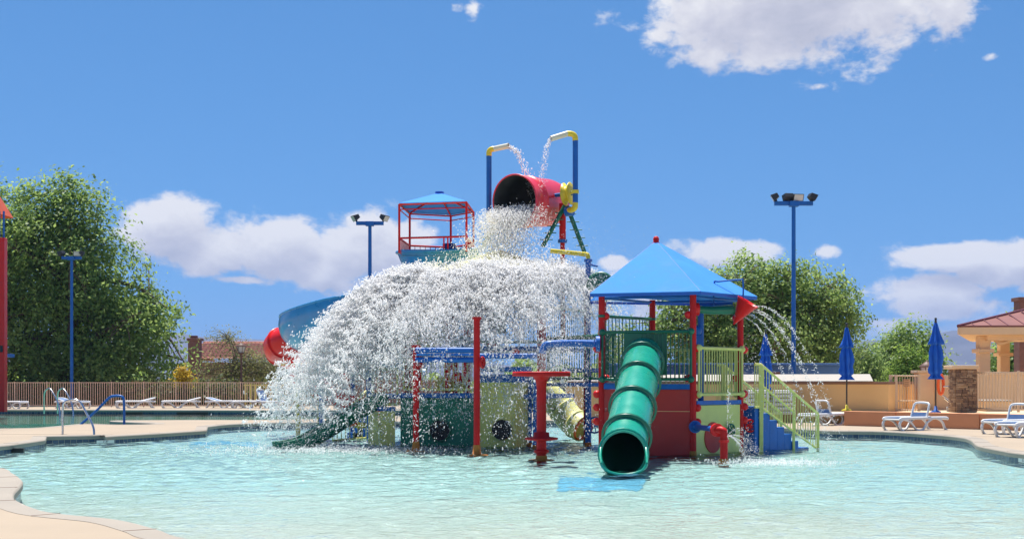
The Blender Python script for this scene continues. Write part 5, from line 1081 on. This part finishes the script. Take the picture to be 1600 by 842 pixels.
ro = tiled(hs, ea, eb, rb, ra, 9, 46); MB().cyl(ra, rb, .16, 8).build('ridge_tile', 'tile_red', ro)
tiled(hs, ea+Vector((0, 9, 0)), ea, ra, ra+Vector((.2, .2, 0)), 9, 22)
st_ = MB(); c = pxbox(293.5, 311, 532, 610, HD-2.5, .95, 'brick_brown', hs, 'chimney', .02); pxbox(291.5, 313, 528, 532, HD-2.6, 1.15, 'brick_brown', c, 'chimney_cap', .02); pxbox(297, 307, 524, 528, HD-2.3, .5, 'brick_brown', c, 'chimney_pot', .02)
wl = thing('garden_wall', at(380, 600, 84), 'low brown garden wall behind the fence before the house', 'wall'); pxbox(200, 700, 595, 645, 84, .3, 'house_wall', wl, 'wall', .02); pxbox(199, 701, 592.8, 594.8, 83.9, .5, 'roof_pale', wl, 'wall_cap', .01)
yb = thing('yellow_barrier', at(410, 600, 71), 'bright yellow slatted barrier beside the spray on the left', 'barrier')
for k in range(9): pxbox(382+k*8, 384.5+k*8, 600, 636, 69.7, .04, 'yellow_panel', yb, 'slat', 0)
pxbox(381, 450, 600.5, 602.5, 69.66, .06, 'yellow_panel', yb, 'rail', 0)

# ------------------------------------------------------------------ falling water (real drops, flung from the roof edge)
def drops(name, label, P, V, size, m='droplets', cat='water spray', stretch=1.0, seed=1):
    k = len(P); r = np.random.default_rng(seed); V = V+r.normal(0, .15, V.shape); sp = np.linalg.norm(V, axis=1, keepdims=True)+1e-6; U = V/sp
    U = U+r.normal(0, .55, (k, 3)); U /= np.linalg.norm(U, axis=1, keepdims=True)
    a = r.normal(size=(k, 3)); A = np.cross(U, a); A /= np.linalg.norm(A, axis=1, keepdims=True); B = np.cross(U, A)
    el_ = size*(1+stretch*r.gamma(1.3, .7, k)); w1 = size*r.uniform(.5, 1.1, k); w2 = size*r.uniform(.4, .9, k)
    c = lambda v: v[:, None]
    v = np.stack([P+U*c(el_), P-U*c(el_*r.uniform(.5, 1, k)), P+A*c(w1)+U*c(el_*.15), P-A*c(w1*.5)+B*c(w2), P-A*c(w1*.6)-B*c(w2)], 1).reshape(-1, 3)
    f0 = np.array([[0, 2, 3], [0, 3, 4], [0, 4, 2], [1, 3, 2], [1, 4, 3], [1, 2, 4]]); fs = (f0[None]+5*np.arange(k)[:, None, None]).reshape(-1, 3)
    me = bpy.data.meshes.new(name); me.vertices.add(len(v)); me.vertices.foreach_set('co', v.ravel()); me.loops.add(fs.size); me.loops.foreach_set('vertex_index', fs.ravel())
    me.polygons.add(len(fs)); me.polygons.foreach_set('loop_start', np.arange(0, fs.size, 3)); me.update(calc_edges=True); me.materials.append(M[m])
    o = bpy.data.objects.new(name, me); COL.objects.link(o); tag(o, label, cat, kind='stuff'); return o
def ballistic(p0, v0, t): return p0+v0*t[:, None]-np.array([0, 0, 4.905])*(t**2)[:, None], v0-np.array([0, 0, 9.81])*t[:, None]
def foam_sheet_mat():
    m = bpy.data.materials.new('foam_sheet'); m.use_nodes = True; t = m.node_tree; t.nodes.clear(); o = nd(t, 'ShaderNodeOutputMaterial')
    uv = nd(t, 'ShaderNodeUVMap'); cov = nd(t, 'ShaderNodeAttribute'); cov.attribute_name = 'cover'
    f = mth(t, 'ADD', mth(t, 'MULTIPLY', fbm(t, uv.outputs[0], 3.2, 7, .68, 1.2), .6), mth(t, 'MULTIPLY', fbm(t, uv.outputs[0], 16.0, 5, .7, .8), .4))
    al = nd(t, 'ShaderNodeMapRange', interpolation_type='SMOOTHSTEP'); t.links.new(mth(t, 'ADD', f, mth(t, 'SUBTRACT', cov.outputs['Fac'], 1.0)), al.inputs[0]); al.inputs[1].default_value = -.03; al.inputs[2].default_value = .10
    d = nd(t, 'ShaderNodeBsdfDiffuse'); d.inputs[0].default_value = (.99, .99, .99, 1); tl = nd(t, 'ShaderNodeBsdfTranslucent'); tl.inputs[0].default_value = (.99, .99, .99, 1)
    gl = nd(t, 'ShaderNodeBsdfGlossy'); gl.inputs['Roughness'].default_value = .3; tp = nd(t, 'ShaderNodeBsdfTransparent')
    b = nd(t, 'ShaderNodeBump'); b.inputs['Strength'].default_value = 1.0; b.inputs['Distance'].default_value = .12; t.links.new(f, b.inputs['Height'])
    for n in (d, tl, gl): t.links.new(b.outputs[0], n.inputs['Normal'])
    m1 = nd(t, 'ShaderNodeMixShader'); m1.inputs[0].default_value = .6; t.links.new(d.outputs[0], m1.inputs[1]); t.links.new(tl.outputs[0], m1.inputs[2])
    m2 = nd(t, 'ShaderNodeMixShader'); m2.inputs[0].default_value = .12; t.links.new(m1.outputs[0], m2.inputs[1]); t.links.new(gl.outputs[0], m2.inputs[2])
    m3 = nd(t, 'ShaderNodeMixShader'); t.links.new(al.outputs[0], m3.inputs[0]); t.links.new(tp.outputs[0], m3.inputs[1]); t.links.new(m2.outputs[0], m3.inputs[2]); t.links.new(m3.outputs[0], o.inputs[0]); M['foam_sheet'] = m
foam_sheet_mat()
def water_sheets():                              # torn sheets of water along the same arcs as the drops
    r = np.random.default_rng(5); vs, fs, uvs, cv = [], [], [], []; base = 0
    for (vf, az0, az1, T, c0, ph) in ((4.9, 172, 235, .72, .70, 0.), (4.3, 174, 250, .70, .64, 19.), (3.8, 176, 262, .72, .62, 3.), (3.0, 180, 285, .60, .62, 7.), (2.3, 195, 318, .52, .60, 11.), (1.6, 205, 335, .42, .58, 15.)):
        na, nt = 170, 90; az = np.radians(np.linspace(az0, az1, na))[:, None]; t = np.linspace(0, T, nt)[None, :]
        w = sum(a*np.sin(f1*az+f2*t+p) for a, f1, f2, p in zip((.10, .07, .05, .04), (9, 21, 38, 63), (4, -9, 15, 22), r.uniform(0, 6, 4)))
        w2 = sum(a*np.sin(f1*az+f2*t+p) for a, f1, f2, p in zip((.06, .05, .04, .03), (14, 33, 57, 80), (9, 17, -25, 40), r.uniform(0, 6, 4)))
        sp = vf*(.92+.08*np.sin(az*9+1)+w*(.3+t)); rad = 2.35+0*sp
        x = hc.x+.1+np.cos(az)*(rad+sp*t); y = hc.y-.2+np.sin(az)*(rad+sp*t); z = 4.86-.28*2.35-.24*sp*t-4.905*t**2+w2*(.15+1.3*t)
        edge = np.clip((az-np.radians(az0))/np.radians(12), 0, 1)*np.clip((np.radians(az1)-az)/np.radians(22), 0, 1)
        c = (c0-.42*(t/T)**1.4-.05*np.clip(np.degrees(az)-225, 0, 90)/90*(t/T)*4)*(.35+.65*edge)
        vs.append(np.stack([x, y, z], -1).reshape(-1, 3)); uvs.append(np.stack([az*3.2+0*t+ph, t*1.8+0*az+ph], -1).reshape(-1, 2)); cv.append(c.reshape(-1))
        i = np.arange(na-1)[:, None]*nt+np.arange(nt-1)[None, :]; fs.append((np.stack([i, i+1, i+nt+1, i+nt], -1)+base).reshape(-1, 4)); base += na*nt
    vs, fs, uvs, cv = map(np.concatenate, (vs, fs, uvs, cv)); fs = fs[(vs[fs][:, :, 2] > .05).all(1)]
    me = bpy.data.meshes.new('water_sheet'); me.vertices.add(len(vs)); me.vertices.foreach_set('co', vs.ravel()); me.loops.add(fs.size); me.loops.foreach_set('vertex_index', fs.ravel()); me.polygons.add(len(fs)); me.polygons.foreach_set('loop_start', np.arange(0, fs.size, 4))
    me.polygons.foreach_set('use_smooth', np.ones(len(fs), bool)); me.update(calc_edges=True); ul = me.uv_layers.new(name='UVMap'); ul.data.foreach_set('uv', uvs[fs.ravel()].ravel()); a = me.attributes.new('cover', 'FLOAT', 'POINT'); a.data.foreach_set('value', cv)
    me.materials.append(M['foam_sheet']); o = bpy.data.objects.new('water_sheet', me); COL.objects.link(o); tag(o, 'torn white sheets of water inside the falling curtain', 'splash', kind='stuff')
water_sheets()
def big_splash():
    r = np.random.default_rng(12); allP, allV, allS = [], [], []
    def sheet_(nc, per, azlo, azhi, vlo, vhi, tlo, thi, spread, s0, s1, wt=None, tp=1.0, rlo=1.7, zup=0.0):
        az = R(1)*(r.uniform(azlo, azhi, nc) if wt is None else np.interp(r.uniform(0, 1, nc), *wt))
        rad = r.uniform(rlo, 2.65, nc); cx, cy = hc.x+.1, hc.y-.2
        d = np.stack([np.cos(az), np.sin(az), 0*az], 1)
        p0 = np.array([cx, cy, 0])+d*rad[:, None]; p0[:, 2] = 4.86+zup-.28*rad
        sp = r.uniform(vlo, vhi, nc)*(.85+.15*np.sin(az*9+1)+.10*np.sin(az*23)); v0 = d*sp[:, None]; v0[:, 2] = -.24*sp+r.normal(.0, .25, nc)
        t = tlo+(thi-tlo)*r.uniform(0, 1, nc)**tp
        P, V = ballistic(p0, v0, t); g = spread*(.35+t)
        e = r.normal(size=(nc, per, 3))*g[:, None, None]; al = r.normal(size=(nc, per, 1))*.2*(V/np.linalg.norm(V, axis=1, keepdims=True))[:, None, :]
        P = (P[:, None, :]+e+al).reshape(-1, 3); V = np.repeat(V, per, 0); S = np.exp(r.uniform(math.log(s0), math.log(s1), len(P)))
        keep = (P[:, 2] > .02); allP.append(P[keep]); allV.append(V[keep]); allS.append(S[keep])
    sheet_(3500, 13, 174, 228, 3.6, 5.2, .02, .74, .09, .010, .033, rlo=2.4, zup=.12)
    sheet_(2000, 13, 180, 232, 2.4, 4.2, .02, .62, .10, .010, .033, rlo=2.4)          # thick curtain to the left
    sheet_(3100, 13, 190, 285, 1.4, 4.6, .02, .50, .10, .010, .034, rlo=2.3)          # dense upper part
    sheet_(1900, 11, 250, 325, 1.2, 3.6, .02, .42, .11, .010, .029)
    sheet_(2700, 9, 212, 292, 2.2, 5.4, .25, .80, .16, .007, .022)
    sheet_(2000, 11, 214, 272, 2.6, 5.0, .26, .62, .12, .009, .028)          # front of the curtain hanging lower           # thin front fringe
    sheet_(1100, 9, 290, 345, .8, 2.8, .0, .50, .14, .007, .016)
    sheet_(900, 14, 240, 335, .2, 1.5, .0, .22, .07, .012, .030)            # foam riding on the roof
    sheet_(1100, 4, 170, 335, 2.8, 5.6, .05, .85, .26, .005, .012)           # loose outer droplets
    sheet_(2000, 7, 174, 330, 1.6, 5.0, .03, .75, .20, .004, .008)           # fine mist between the strands
    for q_ in range(len(allP)):                                              # drops gather into strands and ropes
        P = allP[q_]
        for lam, amp in ((.75, .10), (.42, .055), (.27, .035), (.16, .02)):
            dd = r.normal(size=3); dd /= np.linalg.norm(dd); k_ = 2*math.pi/lam; P += dd[None]*(amp*np.sin(P@dd*k_+2.2*np.sin(P@r.normal(size=3)*2.5)))[:, None]
        allP[q_] = P; kp = P[:, 2] > .02; allP[q_] = P[kp]; allV[q_] = allV[q_][kp]; allS[q_] = allS[q_][kp]
    drops('water_curtain', 'huge white curtain of falling water thrown from the bucket', np.concatenate(allP), np.concatenate(allV), np.concatenate(allS), cat='splash', stretch=1.0)
big_splash()
def mist(name, label, c, sz, n, s0, s1, seed, m='mist'):
    r = np.random.default_rng(seed); P = np.array(c)+r.normal(size=(n, 3))*np.array(sz); P = P[P[:, 2] > .03]
    drops(name, label, P, np.tile(np.array([[0, 0, -3.]]), (len(P), 1)), r.uniform(s0, s1, len(P)), m, seed=seed, stretch=.6)
mist('water_mist', 'fine mist drifting in front of the upper bridge', at(895, 500, 28.8), (.75, .7, .85), 11000, .005, .010, 3)
mist('water_mist', 'misty spray falling on the red mushroom fountain', at(865, 560, 26.4), (.38, .3, .22), 2600, .004, .009, 4)
mist('water_mist', 'splashing drops where the curtain meets the pool at left', at(470, 668, 30), (.55, .6, .28), 3500, .006, .014, 5)
def gush():                                      # pour from bucket mouth down onto the roof
    r = np.random.default_rng(8); n = 18000; lip_ = bc+q@Vector((0, 0, -.02))
    a = r.uniform(0, 1, n); side = r.normal(0, .30, n); p0 = np.array(bc)+np.outer(side, np.array(Vector((bax.y, -bax.x, 0)).normalized()))*-1+np.array([0, 0, -.28])+r.normal(0, .05, (n, 3))
    v0 = np.array([-.62, -.85, .1])[None]*(1.3+.35*r.normal(size=n))[:, None]; v0 += np.outer(side*1.5+r.normal(0, .25, n), np.array([-.95, .3, 0])); t = r.uniform(0, .52, n); P, V = ballistic(p0, v0, t); P += r.normal(size=(n, 3))*.05*(1+2*t[:, None])
    k = P[:, 2] > 4.3; drops('pouring_water', 'white water pouring out of the red bucket onto the roof', P[k], V[k], r.uniform(.007, .018, n)[k], cat='splash', stretch=1.0, seed=9)
gush()
def stream(name, label, p0, v0, T, n, spread, s0, s1, seed, grow=1.5):
    r = np.random.default_rng(seed); t = r.uniform(0, T, n); P, V = ballistic(np.array(p0)+r.normal(size=(n, 3))*.02, np.array(v0)[None]*(1+.05*r.normal(size=(n, 1))), t)
    t2 = (t//.012)*.012; P += r.normal(size=(n, 3))*spread*(.25+grow*t[:, None]); k = P[:, 2] > .01
    drops(name, label, P[k], V[k], r.uniform(s0, s1, n)[k], seed=seed)
stream('water_stream', 'stream falling from the left cream nozzle', at(795, 230, 33), (1.3, 0, -.1), .52, 420, .07, .008, .022, 21)
stream('water_stream', 'stream falling from the right cream nozzle', at(861, 218, 32.2), (-.55, 0, -.3), .50, 330, .06, .006, .018, 22)
jets = []
r = np.random.default_rng(31)
for j, (vx, vy, vz) in enumerate(((2.3, -.1, 1.0), (2.2, .1, .7), (2.35, .2, .75), (2.0, -.3, .5), (1.9, .15, .3))):
    n = 420; t = np.sort(r.uniform(0, 1.0, n)); P, V = ballistic(np.array(at(1166-j*4, 482+j*3, 27.3)), np.array([[vx, vy, vz]])*(1+.02*r.normal(size=(n, 1))), t); P += r.normal(size=(n, 3))*(.006+.05*t[:, None]**2)
    jets.append((P, V, r.uniform(.006, .014, n)))
drops('water_jets', 'thin arcs of water flying right from the red cone', *[np.concatenate([j_[i] for j_ in jets]) for i in range(3)], seed=31)
ss = []
for (vx, vy, vz, T, n) in ((.9, -.6, .3, .5, 350), (1.6, -.3, .1, .45, 350), (1.2, .2, 1.6, .75, 300), (.05, -.05, 4.1, .8, 200), (1.9, .3, .6, .5, 300), (1.1, -1.1, 0, .35, 250)):
    t = r.uniform(0, T, n); P, V = ballistic(np.array((sp.x+.06, sp.y-.05, .5)), np.array([[vx, vy, vz]])*(1+.08*r.normal(size=(n, 1))), t); P += r.normal(size=(n, 3))*.05*t[:, None]; k = P[:, 2] > .01; ss.append((P[k], V[k], r.uniform(.004, .009, n)[k]))
drops('water_jets', 'little jets squirting from the red standpipe', *[np.concatenate([j_[i] for j_ in ss]) for i in range(3)], seed=32)
r = np.random.default_rng(44); n = 7000; a = r.uniform(0, 6.28, n); q_ = np.abs(r.normal(0, 1, n)); P = np.stack([-3.6+q_*np.cos(a)*1.9, 28.9+q_*np.sin(a)*1.3, r.exponential(.03, n)+.005], 1)
P2 = np.stack([sp.x+.9+r.normal(0, .6, 1500), sp.y-.5+r.normal(0, .5, 1500), r.exponential(.02, 1500)+.005], 1); P = np.concatenate([P, P2])
drops('foam', 'flecks of foam on the pool where the water lands', P, np.tile(np.array([[.3, 0, 2.]]), (len(P), 1)), r.uniform(.006, .018, len(P)), cat='foam', stretch=.5, seed=45)
# drizzle coming off the tower's right post
mist('water_mist', 'droplets drifting by the right tower post and stairs', at(1165, 600, 28.4), (.22, .3, .55), 700, .005, .011, 6, 'droplets')

# ------------------------------------------------------------------ air
hz = MB().box((0, 2750, 119), (9000, 7500, 242)); hzo = hz.mesh('haze'); ho = bpy.data.objects.new('haze', hzo); COL.objects.link(ho); tag(ho, 'pale summer haze filling the air', 'haze', kind='stuff')
hm = bpy.data.materials.new('haze'); hm.use_nodes = True; t = hm.node_tree; t.nodes.clear(); o = nd(t, 'ShaderNodeOutputMaterial'); pvn = nd(t, 'ShaderNodeVolumePrincipled')
pvn.inputs['Color'].default_value = (0.42, 0.60, 1.0, 1); pvn.inputs['Density'].default_value = 1.7e-4; pvn.inputs['Anisotropy'].default_value = 0.0; t.links.new(pvn.outputs[0], o.inputs['Volume']); hzo.materials.append(hm)
